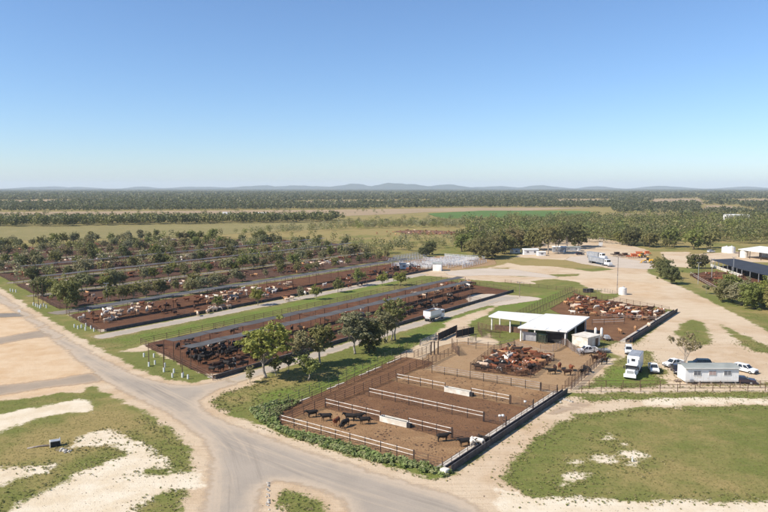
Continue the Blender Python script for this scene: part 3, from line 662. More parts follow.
def pole(label, p, h, r=0.1, arm=False, mat='rust', group=None, name='steel_pole', cat='pole', foot=False):
    root = empty(name, p); tag(root, label, cat, group)
    b = MB(); b.tube([(0, 0, 0), (0, 0, h)], [r, r * 0.75], 8); b.build('shaft', M[mat], root)
    if arm:
        b = MB(); b.box((0, 0, h - 0.1), (1.6, 0.1, 0.1)); b.build('crossarm', M['timber' if mat == 'timber' else mat], root)
        for x in (-0.7, 0.7):
            b = MB(); b.box((x, -0.12, h - 0.02), (0.35, 0.28, 0.22)); b.build('floodlight', M['grey_paint'], root)
    if foot:
        b = MB(); b.tube([(0, 0, 0), (0, 0, 0.95)], 0.22, 10); b.build('drum_foot', M['drum_white'], root)
for q in ((149, 366.5), (164, 372), (182.5, 377.5)): pole('tall rusty shade pole in a white drum by the road', P(*q), 5.4, 0.1, group='shade poles at the end of the nearest row', foot=True)
for q in ((34, 304), (38.5, 305), (43, 304.5)): pole('tall dark pole behind the white drums of the third row', P(*q), 7.0, 0.11, group='poles at the end of the third row')
pole('tall pale light pole beside the white tank and wide dirt road', P(617, 293.5), 14.0, 0.16, True, 'grey_pipe', name='light_pole')
pole('pale pole with lamp standing among the second row trees', P(107, 301), 6.4, 0.13, True, 'galv', name='light_pole')
pole('light pole left of the red pen on the right', P(698, 284), 9.0, 0.12, True, 'galv', name='light_pole')
pole('light pole beside the round dark bush', P(705.5, 268), 7.5, 0.12, True, 'galv', name='light_pole')
pole('light pole rising from the middle of the red pen', P(711.5, 279), 9.0, 0.12, True, 'galv', name='light_pole')
pole('light pole at the right end of the red pen', P(733, 277), 9.0, 0.12, True, 'galv', name='light_pole')
pole('dark timber post with a bird box near the sandy strip', P(519.5, 297), 5.5, 0.12, True, 'timber', name='timber_pole')
pole('thin pole behind the parked trucks in the far yard', P(567.5, 252), 8.0, 0.1, False, 'grey_pipe')
pole('slim pole on the bare yard end of the nearest row', P(470, 302), 5.5, 0.09, False, 'rust')
pole('slim pole rising behind the white feed truck', P(428, 303), 6.0, 0.09, False, 'rust')
# small sign and barrier on the main road
sg = empty('road_sign', P(19.5, 316)); tag(sg, 'small white sign beside the grey track on the left', 'sign')
b = MB(); b.tube([(0, 0, 0), (0, 0, 1.9)], 0.06, 6); b.build('post', M['galv'], sg)
b = MB(); b.box((0, -0.08, 1.6), (0.9, 0.05, 0.75)); b.build('panel', M['trim_white'], sg)

# grid of cattle-handling fences
K5 = dict(h=1.75, rails=(1.65, 1.3, 0.95, 0.6, 0.28), sp=2.6, rr=0.038)
fence('brown rail fence along the front of the crowded cattle pen', [W(130, -69.2), W(132, -56)], **K5)
fence('brown rail fence at the left of the crowded cattle pen', [W(130, -69.2), W(148.6, -72.6), W(155, -70)], **K5)
fence('brown rail fence at the right of the crowded cattle pen', [W(132, -56), W(149, -57.5)], **K5)
fence('grey rail fence between the crowded cattle and the shed', [W(155, -70), W(149, -57.5)], h=1.75, rails=(1.65, 1.3, 0.95, 0.6, 0.28), sp=2.6, rm='grey_pipe', pm='grey_pipe')
pfence('brown race fence with close rails right of the brown cattle', [(565, 389), (590, 366), (604, 353)], **K5)
pfence('outer fence of the brown race beside the grass', [(571, 390.5), (594, 370), (606, 358)], **K5)
pfence('brown fence closing the handling yard towards the white ute', [(604, 353), (584, 355.5), (575, 352), (560, 343)], **K5)
pfence('pale rail fence panels stacked along the shed post', [(540, 352), (553, 352), (566, 345), (572, 351), (580, 356)], h=1.8, rails=(1.7, 1.35, 1.0, 0.65, 0.3), sp=2.2, rm='grey_pipe', pm='grey_pipe', rr=0.05)
pfence('rail fence across the back of the tan yard', [(457, 346), (476, 349), (500, 348), (514, 345)], h=1.7, rails=(1.5, 0.9), sp=4, pm='dark_rust', rm='grey_pipe')
pfence('brown gateway fence left of the tan yard', [(424, 369), (436, 362), (452, 354)], h=1.8, rails=(1.7, 1.35, 1.0, 0.65, 0.3), sp=2.4)
pfence('brown fence on the far side of the left lane', [(414, 358), (430, 352)], h=1.8, rails=(1.7, 1.35, 1.0, 0.65, 0.3), sp=2.0)
pfence('three thick dark gate posts at the mouth of the lane', [(431, 355), (438, 354.5)], h=3.2, rails=(3.0,), sp=1.1, pm='dark_rust', pr=0.16)
pfence('rusty panel fence below the left end of the white roof', [(478, 329), (490, 332.5), (501, 333)], h=2.0, rails=(1.85, 1.5, 1.15, 0.8, 0.45), sp=1.9, rr=0.06)
pfence('rusty fence joining the dark race to the roofed yards', [(457, 334), (478, 331), (482, 338), (500, 338)], h=1.8, rails=(1.7, 1.3, 0.9, 0.5), sp=2.4)
pfence('brown double fence of the long diagonal lane behind the shed', [(524, 320), (552, 306), (577, 293.5)], h=1.75, rails=(1.65, 1.25, 0.85, 0.4), sp=3)
pfence('outer brown fence of the long diagonal lane behind the shed', [(514, 318), (545, 303), (572, 291)], h=1.75, rails=(1.65, 1.25, 0.85, 0.4), sp=3)
pfence('brown back fence of the yard behind the shed', [(574, 294), (620, 303), (669, 312)], h=1.75, rails=(1.65, 1.25, 0.85, 0.4), sp=3)
pfence('pale two-rail fence across the yard behind the shed', [(592, 325.5), (604, 325), (624, 324)], **WH)
pfence('pale pipe fence in front of the cattle behind the shed', [(600, 319), (650, 322), (657, 322)], h=1.75, rails=(1.6, 1.1), sp=3.2, pm='dark_rust', rm='grey_pipe', rr=0.06)
pfence('brown fence at the near side of the yard behind the shed', [(598, 341), (620, 343.5), (632, 343)], h=1.5, rails=(1.4, 0.9), sp=2.6)
pfence('rusty fence of the far corridor above the wide grass field', [(562, 392.5), (660, 392), (800, 391.5)], h=1.45, rails=(1.4, 0.75), sp=3.6, rr=0.04)
pfence('rusty fence passing in front of the white office', [(572, 387.5), (640, 387.5), (700, 388), (800, 387.5)], h=1.45, rails=(1.4, 0.75), sp=3.8, rr=0.035)
pfence('low fence around the white tank and light pole', [(586, 293), (605, 292), (615, 294.5)], h=1.4, rails=(1.3, 0.8, 0.4), sp=1.8, rm='grey_pipe', pm='grey_pipe')
pfence('rusty fence along the near dirt track of the far yards', [(505, 283), (530, 287), (556, 290), (574, 291)], h=1.5, rails=(1.4, 0.9, 0.4), sp=4)
# dark solid-sided race
def panel_race(label, px, h=1.9):
    pts = PX(px); root = empty('solid_race_wall', pts[0]); tag(root, label, 'race wall')
    for a, c in zip(pts[:-1], pts[1:]):
        d = c - a; L = d.length; n = max(1, round(L / 2.4)); az = math.atan2(d.y, d.x)
        for i in range(n):
            b = MB(); b.box((0, 0, h / 2 + 0.1), (L / n - 0.05, 0.08, h)); b.build('panel', M['dark_panel'], root, loc=a + d * ((i + 0.5) / n) - pts[0], rz=az)
            link('post', unit_pipe('rust')[1], root, a + d * (i / n) - pts[0] + Vector((0.06, -0.09, 0)), 0, (0.07, 0.07, h + 0.3))
panel_race('dark solid race wall climbing from the left lane', [(438, 341), (457, 332)])
panel_race('dark solid race wall beside the loading pen', [(456, 338), (474, 334)])
gate('tangle of rusty gate panels at the lane corner', P(453, 352), P(459, 356), 'rust', 1.9, 7)
gate('rusty gate standing open by the tan yard', P(452, 347), P(458, 355), 'rust', 2.0, 7)
gate('pale gate leaning by the loading pen', P(468, 345), P(476, 341), 'grey_pipe', 1.6, 6)
gate('pale gate below the dark race wall', P(420, 346), P(436, 339), 'galv', 1.5, 6)

# ------------------------------------------------------------------ buildings
def ribbed(poly_uv, z_of, mat, name, parent, rib=0.75, th=0.06, fascia=0.32):
    """roof sheet on 4 corner points (Vectors, z included) with raised ribs and fascia"""
    A, B, C, D = poly_uv                       # A-B front edge, D-C back edge
    b = MB()
    for dz in (0, -th): b.quad(*[(q.x, q.y, q.z + dz) for q in (A, B, C, D)])
    o = b.build(name, M[mat], parent)
    n = max(2, int((B - A).length / rib)); r = MB()
    for i in range(n + 1):
        u = i / n; p, q = A.lerp(B, u), D.lerp(C, u); d = (B - A).normalized() * 0.05
        r.v += [tuple(p - d + Vector((0, 0, 0.004))), tuple(p + Vector((0, 0, 0.03))), tuple(p + d + Vector((0, 0, 0.004))), tuple(q - d + Vector((0, 0, 0.004))), tuple(q + Vector((0, 0, 0.03))), tuple(q + d + Vector((0, 0, 0.004)))]
        k = len(r.v) - 6; r.f += [(k, k + 1, k + 4, k + 3), (k + 1, k + 2, k + 5, k + 4)]
    rb = r.build('ribs', M[mat], o); rb['kind'] = 'stuff'
    for p, q in ((A, B), (B, C), (C, D), (D, A)):
        f = MB(); d = (q - p); nrm = Vector((d.y, -d.x, 0)).normalized() * 0.05
        f.quad(p + nrm + Vector((0, 0, 0.02)), q + nrm + Vector((0, 0, 0.02)), q + nrm + Vector((0, 0, -fascia)), p + nrm + Vector((0, 0, -fascia)))
        f.quad(p + nrm * 1.6 + Vector((0, 0, 0.02)), q + nrm * 1.6 + Vector((0, 0, 0.02)), q + nrm * 1.6 + Vector((0, 0, -fascia)), p + nrm * 1.6 + Vector((0, 0, -fascia)))
        f.build('fascia', M['trim_white'], o)
    return o
shed = empty('cattle_shed', (0, 0, 0)); tag(shed, 'open cattle-handling shed with two wide flat white roofs', 'shed')
ribbed([W(162.6, -72.8, 3.75), W(165.0, -60.4, 3.75), W(184.5, -61.3, 4.35), W(182, -73.0, 4.35)], None, 'roof_white', 'main_roof', shed)
ribbed([W(171.0, -85.4, 4.01), W(170.5, -73.08, 3.995), W(180.5, -73.08, 4.30), W(178.3, -86.0, 4.24)], None, 'roof_white', 'side_roof', shed)
for (s, t, h) in ((163.3, -72.2, 3.6), (165.4, -61.0, 3.6), (173, -72.4, 3.8), (174.5, -61.6, 3.9), (183.5, -62.0, 4.1), (181.3, -72.4, 4.1), (171.6, -84.7, 3.9), (177.8, -85.2, 4.1), (171.4, -79, 3.9), (178.4, -79, 4.1)):
    b = MB(); b.box((0, 0, h / 2), (0.3, 0.3, h), ANG); b.build('post', M['trim_white'], shed, loc=W(s, t))
for (s0, t0, s1, t1, z0, z1, mt) in ((164.2, -72.2, 164.9, -68.5, 0.1, 2.4, 'galv'), (166.0, -66.5, 166.5, -62, 0.0, 2.6, 'dark_panel'), (182.5, -70, 183.3, -62.2, 0, 3.9, 'dark_panel'), (172, -84, 172.2, -74, 0, 1.6, 'rust'), (170, -68, 170.5, -62.3, 0, 2.2, 'galv')):
    a, c = W(s0, t0), W(s1, t1); d = c - a; b = MB(); b.box((0, 0, (z0 + z1) / 2), (d.length, 0.1, z1 - z0)); b.build('wall_panel', M[mt], shed, loc=(a + c) / 2, rz=math.atan2(d.y, d.x))
for k in range(4):
    b = MB(); b.box((0, 0, 0), (19, 0.12, 0.2)); b.build('roof_beam', M['galv'], shed, loc=W(173.5, -62.5 - k * 3.2, 3.72), rz=ANG)
# cattle crush under the main roof
cr = empty('cattle_crush', W(164.3, -66.8), ANG + 1.4); tag(cr, 'dark green cattle crush at the front post of the shed', 'cattle crush')
for y in (-0.45, 0.45):
    for z in (0.4, 0.8, 1.2, 1.6, 2.0): link('rail', unit_pipe('green_post')[0], cr, (-1.3, y, z), 0, (2.6, 0.05, 0.05))
    for x in (-1.3, -0.4, 0.5, 1.3): link('post', unit_pipe('green_post')[1], cr, (x, y, 0), 0, (0.07, 0.07, 2.3))
b = MB(); b.box((1.35, 0, 1.2), (0.12, 1.1, 2.0)); b.build('head_bail', M['green_paint'], cr)
b = MB(); b.box((-0.2, 0, 2.28), (2.4, 1.1, 0.1)); b.build('top_frame', M['green_paint'], cr)
# grey tank-walled box beside the shed
wb = empty('loading_box', W(168.3, -56.6), ANG - 0.25); tag(wb, 'pale cream walled loading box beside the shaded end of the shed', 'building')
b = MB(); b.box((0, 0, 1.35), (5.5, 4.6, 2.7)); b.build('wall', M['pale_concrete'], wb, bevel=0.03)
b = MB(); b.box((0, 0, 2.75), (5.8, 4.9, 0.09)); b.build('roof', M['pale_concrete'], wb)
b = MB(); b.box((1.2, -2.33, 1.1), (1.2, 0.06, 2.0)); b.build('door', M['rust'], wb)
tk = empty('white_silo', W(176.5, -56.9)); tag(tk, 'pair of slim white silos standing behind the loading box', 'silo')
for k in (0, 1):
    b = MB(); x = k * 1.6; b.tube([(x, 0, 0.6), (x, 0, 0.9), (x, 0, 2.9), (x, 0, 3.2)], [0.15, 0.36, 0.36, 0.12], 12); b.build('silo_body', M['trim_white'], tk, True)
    b = MB()
    for a in range(4): b.tube([(x + 0.28 * math.cos(a * 1.57), 0.28 * math.sin(a * 1.57), 0), (x + 0.28 * math.cos(a * 1.57), 0.28 * math.sin(a * 1.57), 1.4)], 0.05, 5)
    b.build('stand', M['galv'], tk)
tr_ = empty('tractor_implement', W(177.5, -54.2), ANG + 0.6); tag(tr_, 'dark farm implement parked between the silos and the yard bunk', 'implement')
b = MB(); b.box((0, 0, 0.9), (2.6, 1.5, 0.7), 0, 0.7); b.build('hopper', M['grey_paint'], tr_)
b = MB(); b.box((0.3, 0, 0.5), (3.4, 0.3, 0.18)); b.build('drawbar', M['dark_panel'], tr_)

# site office
OX0, OX1 = 61.6, 72.5; OY0, OY1 = 135.8, 139.6; OH = 3.35
of = empty('site_office', ((OX0 + OX1) / 2, OY0, 0)); tag(of, 'white portable site office with three windows and grey roof', 'building')
cx = 0.0; Lx = OX1 - OX0; Dy = OY1 - OY0
b = MB(); b.box((0, Dy / 2, 0.45 + (OH - 0.45) / 2), (Lx, Dy, OH - 0.45)); wl = b.build('wall', M['wall_white'], of)
for k in range(1, 9):
    b = MB(); b.box((-Lx / 2 + Lx * k / 9, -0.012, 0.45 + (OH - 0.5) / 2), (0.03, 0.02, OH - 0.6)); b.build('cover_strip', M['trim_white'], wl)
b = MB(); A = [(-Lx / 2 - .25, -0.3, OH + 0.02), (Lx / 2 + .25, -0.3, OH + 0.02), (Lx / 2 + .25, Dy / 2, OH + 0.42), (-Lx / 2 - .25, Dy / 2, OH + 0.42), (-Lx / 2 - .25, Dy + .3, OH + 0.02), (Lx / 2 + .25, Dy + .3, OH + 0.02)]
b.quad(A[0], A[1], A[2], A[3]); b.quad(A[3], A[2], A[5], A[4]); b.quad(*[(x, y, z - .05) for x, y, z in (A[0], A[1], A[2], A[3])]); b.quad(*[(x, y, z - .05) for x, y, z in (A[3], A[2], A[5], A[4])])
rf = b.build('roof', M['roof_grey'], of)
b = MB(); b.quad((-Lx / 2 - .01, 0, OH), (-Lx / 2 - .01, Dy, OH), (-Lx / 2 - .01, Dy / 2, OH + .36)); b.quad((Lx / 2 + .01, 0, OH), (Lx / 2 + .01, Dy, OH), (Lx / 2 + .01, Dy / 2, OH + .36)); b.build('gable', M['wall_white'], of)
b = MB(); b.box((0, -0.33, OH - 0.02), (Lx + .5, 0.1, 0.13)); b.build('gutter', M['trim_white'], rf)
for x, mt in ((-3.05, 'pane_grey'), (0.05, 'curtain'), (3.1, 'pane_grey')):
    b = MB(); b.box((0, 0, 0), (1.55, 0.1, 0.95)); w_ = b.build('window', M['trim_white'], of, loc=(x, -0.03, 2.3))
    for k in (-1, 1):
        b = MB(); b.box((k * 0.37, -0.045, 0), (0.66, 0.03, 0.8)); b.build('pane', M[mt], w_)
b = MB(); b.box((0, 0, 0), (0.1, 0.95, 2.0)); dr = b.build('door', M['trim_white'], of, loc=(-Lx / 2 - 0.03, 1.6, 1.5)); b = MB(); b.box((-0.07, 0.3, 0), (0.06, 0.06, 0.16)); b.build('handle', M['dark_panel'], dr)
for x in (-5, -2.5, 0, 2.5, 5):
    for y in (0.3, Dy - 0.3): b = MB(); b.box((0, 0, 0.23), (0.3, 0.3, 0.46)); b.build('stump', M['concrete'], of, loc=(x, y, 0))
b = MB(); b.box((0, 0, 0), (0.75, 0.35, 0.6), 0); ac = b.build('air_conditioner', M['grey_paint'], of, loc=(-4.3, -0.28, 0.8), bevel=0.03)
st = empty('steps', (OX0 - 0.85, OY0 + 1.6, 0)); tag(st, 'small steps at the left end door of the white office', 'steps')
for k in range(3): b = MB(); b.box((0, 0, 0), (0.32, 1.1, 0.06)); b.build('tread', M['timber'], st, loc=(-0.45 + k * 0.34, 0, 0.14 + k * 0.15))
for y in (-0.5, 0.5): b = MB(); b.box((0, y, 0.22), (1.1, 0.05, 0.12)); b.build('stringer', M['timber'], st)

def hut(label, p, L, D, H, rz=0.0, wall='wall_white', roof='roof_grey', name='hut', cat='building', windows=2, pitch=0.6, group=None):
    root = empty(name, p, rz); tag(root, label, cat, group)
    b = MB(); b.box((0, 0, H / 2), (L, D, H)); b.build('wall', M[wall], root)
    b = MB(); o = 0.3
    A = [(-L / 2 - o, -D / 2 - o, H + .02), (L / 2 + o, -D / 2 - o, H + .02), (L / 2 + o, 0, H + pitch), (-L / 2 - o, 0, H + pitch), (L / 2 + o, D / 2 + o, H + .02), (-L / 2 - o, D / 2 + o, H + .02)]
    b.quad(A[0], A[1], A[2], A[3]); b.quad(A[3], A[2], A[4], A[5]); b.quad(A[0], A[3], A[5]); b.quad(A[1], A[4], A[2]); b.build('roof', M[roof], root)
    for k in range(windows):
        x = -L / 2 + L * (k + 0.5) / windows; b = MB(); b.box((x, -D / 2 - 0.02, H * 0.58), (min(1.4, L / windows * 0.55), 0.08, 0.9)); b.build('window', M['pane_grey'], root)
    b = MB(); b.box((L * 0.32 + 0.01, -D / 2 - 0.03, 1.0), (0.9, 0.06, 2.0)); b.build('door', M['trim_white'], root)
hut('white cottage-like office with windows under the big trees', P(530, 254.5), 9, 5, 3.1, 0.1, 'wall_white', 'roof_white', windows=2)
hut('lower white annex right of the white tree-side office', P(541, 255.5), 4.5, 4, 2.2, 0.1, 'wall_white', 'roof_white', windows=1, pitch=0.4)
hut('small white hut at the left of the far yard', P(515, 253), 5, 4, 2.2, 0.3, 'trim_white', 'roof_grey', windows=1)
hut('grey open-fronted workshop right of the big tree trunks', P(559, 252), 8, 5, 3.2, -0.1, 'grey_paint', 'roof_white', windows=2)
hut('low grey shed behind the far parked vehicles', P(572, 250.5), 10, 5, 2.2, -0.15, 'grey_paint', 'roof_grey', windows=2)
hut('white hut in front of the steel yards', P(437.5, 270.5), 4.2, 4.0, 3.6, -0.2, 'wall_white', 'roof_grey', windows=0, pitch=0.5)
hut('small white box shed at the left end of the steel yards', P(404, 268.5), 4.5, 3.5, 2.4, 0.0, 'trim_white', 'roof_white', windows=1, pitch=0.4)
hut('white farm building showing above the right woodland', P(736, 223), 24, 12, 9.0, -0.1, 'wall_white', 'roof_white', windows=3, pitch=1.0)
hut('white house by the distant tree belt on the left', P(226, 216), 10, 8, 5, 0.0, 'wall_white', 'roof_white', windows=2)
hut('pale shed far off beside the plantation trees', P(262, 215.5), 12, 7, 4, 0.0, 'trim_white', 'roof_white', windows=1)
sgn = empty('notice_board', P(600.5, 247.5)); tag(sgn, 'white notice board at the back of the far yard', 'sign')
for x in (-0.9, 0.9): b = MB(); b.tube([(x, 0, 0), (x, 0, 3.4)], 0.08, 6); b.build('post', M['galv'], sgn)
b = MB(); b.box((0, -0.12, 2.3), (2.6, 0.08, 2.4)); b.build('panel', M['trim_white'], sgn)

# machinery shed and silage bunker on the right
ms = empty('machinery_shed', (0, 0, 0)); tag(ms, 'long open machinery shed with pale roof at the right edge', 'shed')
A, B2 = P(738, 257), P(812, 268); u = (B2 - A).normalized(); nrm = Vector((-u.y, u.x, 0))
if nrm.y < 0: nrm = -nrm
Ls = (B2 - A).length
ribbed([A + Vector((0, 0, 4.6)), B2 + Vector((0, 0, 4.6)), B2 + nrm * 14 + Vector((0, 0, 6.2)), A + nrm * 14 + Vector((0, 0, 6.2))], None, 'roof_white', 'roof', ms, rib=1.5)
for k in range(7):
    for q, h in ((0.3, 4.5), (13.5, 6)): b = MB(); b.box((0, 0, h / 2), (0.3, 0.3, h)); b.build('post', M['dark_rust'], ms, loc=A + u * (0.4 + (Ls - 0.8) * k / 6) + nrm * q)
b = MB(); b.quad(A + nrm * 13.8, B2 + nrm * 13.8, B2 + nrm * 13.8 + Vector((0, 0, 5.8)), A + nrm * 13.8 + Vector((0, 0, 5.8))); b.build('back_wall', M['galv'], ms)
ol = PX([(711, 259.5), (734, 258.5), (770, 266), (806, 275), (806, 285), (768, 275.5), (742, 269.5)], 3.6)
sb = empty('roofed_pen', (ol[0].x, ol[0].y, 0)); tag(sb, 'long low roofed pen with black roof at the right edge', 'shed'); o0 = Vector((ol[0].x, ol[0].y, 0))
b = MB(); b.prism([(q.x - o0.x, q.y - o0.y) for q in ol], 3.45, 3.62); b.build('roof', M['dark_roof'], sb)
for q0, q1 in zip(ol, ol[1:] + ol[:1]):
    n = max(1, round((q1 - q0).length / 6))
    for k in range(n):
        q = q0.lerp(q1, k / n); b = MB(); b.box((0, 0, 1.72), (0.22, 0.22, 3.44)); b.build('post', M['galv'], sb, loc=(q.x - o0.x, q.y - o0.y, 0))
a, c = ol[0], ol[6]; d_ = c - a; b = MB(); b.box((0, 0, 0.7), (d_.length, 0.25, 1.4)); b.build('end_wall', M['pale_concrete'], sb, loc=((a.x + c.x) / 2 - o0.x, (a.y + c.y) / 2 - o0.y - 0.4, 0), rz=math.atan2(d_.y, d_.x))
sheet('pen_floor', [Vector((q.x, q.y, 0)) for q in ol], 0.008, M['pen_far'], 'dark floor under the black roof', step=2, grid=4, seed=64)
def tank(label, p, r, h, mat='trim_white'):
    root = empty('storage_tank', p); tag(root, label, 'tank')
    b = MB(); b.tube([(0, 0, 0), (0, 0, h)], r, 16); b.build('shell', M[mat], root, False)
    b = MB(); b.tube([(0, 0, h), (0, 0, h + r * 0.12), (0, 0, h + r * 0.28)], [r * 1.02, r * 0.7, r * 0.06], 16); b.build('cap', M[mat], root, True)
    b = MB(); b.tube([(0.3, 0, h + r * 0.1), (0.3, 0, h + r * 0.45)], 0.3, 8); b.build('hatch', M['galv'], root)
tank('white water tank at the foot of the tall light pole', P(622.5, 294.5), 1.5, 2.4)
tank('white tank left of the long machinery shed', P(731, 253), 2.4, 3.6)
tank('larger white tank left of the long machinery shed', P(726, 252.5), 2.6, 3.2)
tank('pinkish white tank at the mouth of the machinery shed', P(744, 257.5), 2.2, 3.6)
fence('white rail fence of the red pen on the right', [P(690, 275.5), P(706, 285), P(718, 292)], **dict(WH, detail=False, sp=4))
fence('rusty back fence of the red pen on the right', [P(690, 275.5), P(704, 271), P(745, 272), P(775, 278)], h=1.7, rails=(1.6, 1.1, 0.6), sp=4, detail=False)
sheet('pen_floor', PX([(690, 276), (704, 271.5), (745, 272.5), (775, 278), (775, 284), (740, 290), (718, 292)]), 0.010, M['pen_red'], 'red floor of the pen on the right', step=2, grid=4, seed=61)

# galvanised steel yards in the middle distance
SY = [W(282, -190), W(284, -163), W(322, -156), W(350, -172), W(344, -205), W(300, -205)]
ysheet = sheet('yard_floor', SY, 0.012, M['yard_tan'], 'dusty floor of the galvanised steel yards', step=2, grid=4, seed=62)
rr = random.Random(77); NTH = ['first', 'second', 'third', 'fourth', 'fifth', 'sixth', 'seventh', 'eighth', 'ninth', 'tenth', 'eleventh', 'twelfth']
for k in range(11):
    s = 284 + k * 5.6 + rr.uniform(-1, 1)
    fence('%s rank of galvanised yard panels behind the white hut, running across' % NTH[k], [W(s, -200 + rr.uniform(0, 12)), W(s + rr.uniform(-2, 2), -162 - rr.uniform(0, 14))], h=1.9, rails=(1.8, 1.35, 0.9, 0.45), sp=3, pm='galv_light', rm='galv_light', rr=0.085, pr=0.1, detail=False, name='yard_panel_fence')
for k in range(7):
    t = -199 + k * 6; a = 286 + rr.uniform(0, 14)
    fence('%s rank of galvanised yard panels from the far side, running lengthwise' % NTH[k], [W(a, t), W(a + rr.uniform(22, 42), t - 2)], h=1.9, rails=(1.8, 1.35, 0.9, 0.45), sp=3, pm='galv_light', rm='galv_light', rr=0.085, pr=0.1, detail=False, name='yard_panel_fence')
for k, (t, a, l) in enumerate(((-205, 292, 40), (-210, 300, 42), (-215.5, 312, 30), (-195, 281, 12), (-188, 279, 14))):
    fence('%s outlying rank of galvanised panels left of the white hut' % NTH[k], [W(a, t), W(a + l, t - 1)], h=1.9, rails=(1.8, 1.35, 0.9, 0.45), sp=3, pm='galv_light', rm='galv_light', rr=0.085, pr=0.1, detail=False, name='yard_panel_fence')
gate('dark sloping loading ramp rails before the white hut', P(428, 271), P(436, 268), 'dark_rust', 2.4, 7)
wt = empty('cattle_trough', P(588, 292.5), 0.2); tag(wt, 'dark steel trough box beside the diagonal lane', 'trough')
b = MB(); b.box((0, 0, 0.75), (3.6, 1.5, 1.3)); b.build('shell', M['dark_panel'], wt, bevel=0.05); b = MB(); b.box((0, 0, 1.42), (3.8, 1.7, 0.08)); b.build('lid', M['dark_panel'], wt)

# culvert by the drain in the lower left
cv = empty('culvert', P(55.5, 446), 0.5); cv.scale = (0.78, 0.78, 0.78); tag(cv, 'concrete culvert with dark mouth and metal cover in the left grass', 'culvert')
b = MB(); b.box((0, 0, 0.55), (1.6, 1.1, 1.1)); b.build('chamber', M['dark_panel'], cv, bevel=0.04)
b = MB(); b.box((0, 0, 1.14), (1.8, 1.3, 0.1)); b.build('cover', M['galv'], cv)
b = MB(); b.box((-0.95, 0, 0.6), (0.2, 1.5, 1.2)); b.build('headwall', M['pale_concrete'], cv, bevel=0.03)
b = MB(); b.tube([(0.9, 0.5, 0), (0.9, 0.5, 1.5)], 0.06, 6); b.build('marker_post', M['trim_white'], cv)
b = MB(); b.tube([(-1.0, 0.3, 0.25), (-3.0, 1.0, 0.14), (-5.0, 1.0, 0.06)], 0.16, 8); b.build('pipe', M['grey_pipe'], cv, True)
sheet('gravel_pad', PX([(51, 447), (60, 446), (70, 447), (74, 450), (68, 453), (58, 453), (52, 451)]), 0.012, M['lane'], 'grey gravel pad below the culvert', grid=1, step=0.5, amp=0.2, seed=63)
def rocks(n, region, label, r0, r1, seed):
    r = random.Random(seed)
    for i in range(n):
        p = region(r); b = MB(); R0 = r.uniform(r0, r1)
        bm = bmesh.new(); bmesh.ops.create_icosphere(bm, subdivisions=1, radius=R0)
        for v in bm.verts: v.co = Vector((v.co.x * r.uniform(.7, 1.3), v.co.y * r.uniform(.7, 1.2), v.co.z * r.uniform(.5, .8)))
        me = bpy.data.meshes.new('rock'); bm.to_mesh(me); bm.free(); me.materials.append(M['rock'])
        o = link('rock', me, None, (p.x, p.y, R0 * 0.25)); tag(o, label, 'rock', label)
rocks(12, lambda r: P(r.uniform(60, 73), r.uniform(449, 453)), 'pale rock on the gravel pad below the culvert', 0.15, 0.38, 4)
rocks(26, lambda r: (lambda y: P(267.5 + (y - 490) * 0.02 + r.uniform(-1.6, 1.6), y))(r.uniform(483, 511)), 'pale rock edging the small grass island at the bottom', 0.1, 0.24, 5)
rocks(9, lambda r: P(r.uniform(560, 572), r.uniform(396, 403)), 'rock on the trodden corner beyond the dark bunk', 0.15, 0.4, 6)
b = MB(); b.tube([(0, 0, 0), (0, 0, 0.75)], [0.12, 0.1], 8); e = b.build('marker_peg', M['drum_white'], None, loc=P(632.3, 461.8)); tag(e, 'short white peg on the bare patch of the wide grass field', 'peg')

# ------------------------------------------------------------------ vehicles (local +x is forward)
def wheel(root, x, y, r, w=0.24):
    b = MB(); b.tube([(0, -w / 2, 0), (0, -w / 2 + 0.03, 0), (0, w / 2 - 0.03, 0), (0, w / 2, 0)], [r * 0.9, r, r, r * 0.9], 14)
    o = b.build('wheel', M['rubber'], root, loc=(x, y, r)); sg_ = 1 if y > 0 else -1
    b = MB(); b.tube([(0, sg_ * (w / 2 - 0.02), 0), (0, sg_ * (w / 2 + 0.012), 0)], [r * 0.6, r * 0.52], 10); b.build('rim', M['rim'], o)
def cabin(root, prof, yb, yt, zb, zt, paint, glass='glass'):
    """glasshouse: profile (x,z) with sides leaning in; window panes on every side"""
    hw = lambda z: yb + (yt - yb) * (z - zb) / (zt - zb)
    b = MB(); m_ = len(prof)
    for sgn_ in (-1, 1):
        for (x, z) in prof: b.v.append((x, sgn_ * hw(z), z))
    b.f.append(tuple(range(m_))); b.f.append(tuple(m_ + i for i in reversed(range(m_))))
    for i in range(m_): j = (i + 1) % m_; b.f.append((j, i, m_ + i, m_ + j))
    b.build('cabin', M[paint], root)
    return hw
def pane(root, q, off, name='window', shrink=0.86):
    q = [Vector(p) for p in q]; c = sum(q, Vector()) / len(q); off = Vector(off)
    b = MB(); pts = [c + (p - c) * shrink for p in q]
    b.quad(*[p + off for p in pts]); b.quad(*[p + off * 0.3 for p in pts])
    k = len(pts)
    for i in range(k): b.f.append((i, (i + 1) % k, k + (i + 1) % k, k + i))
    return b.build(name, M['glass'], root)
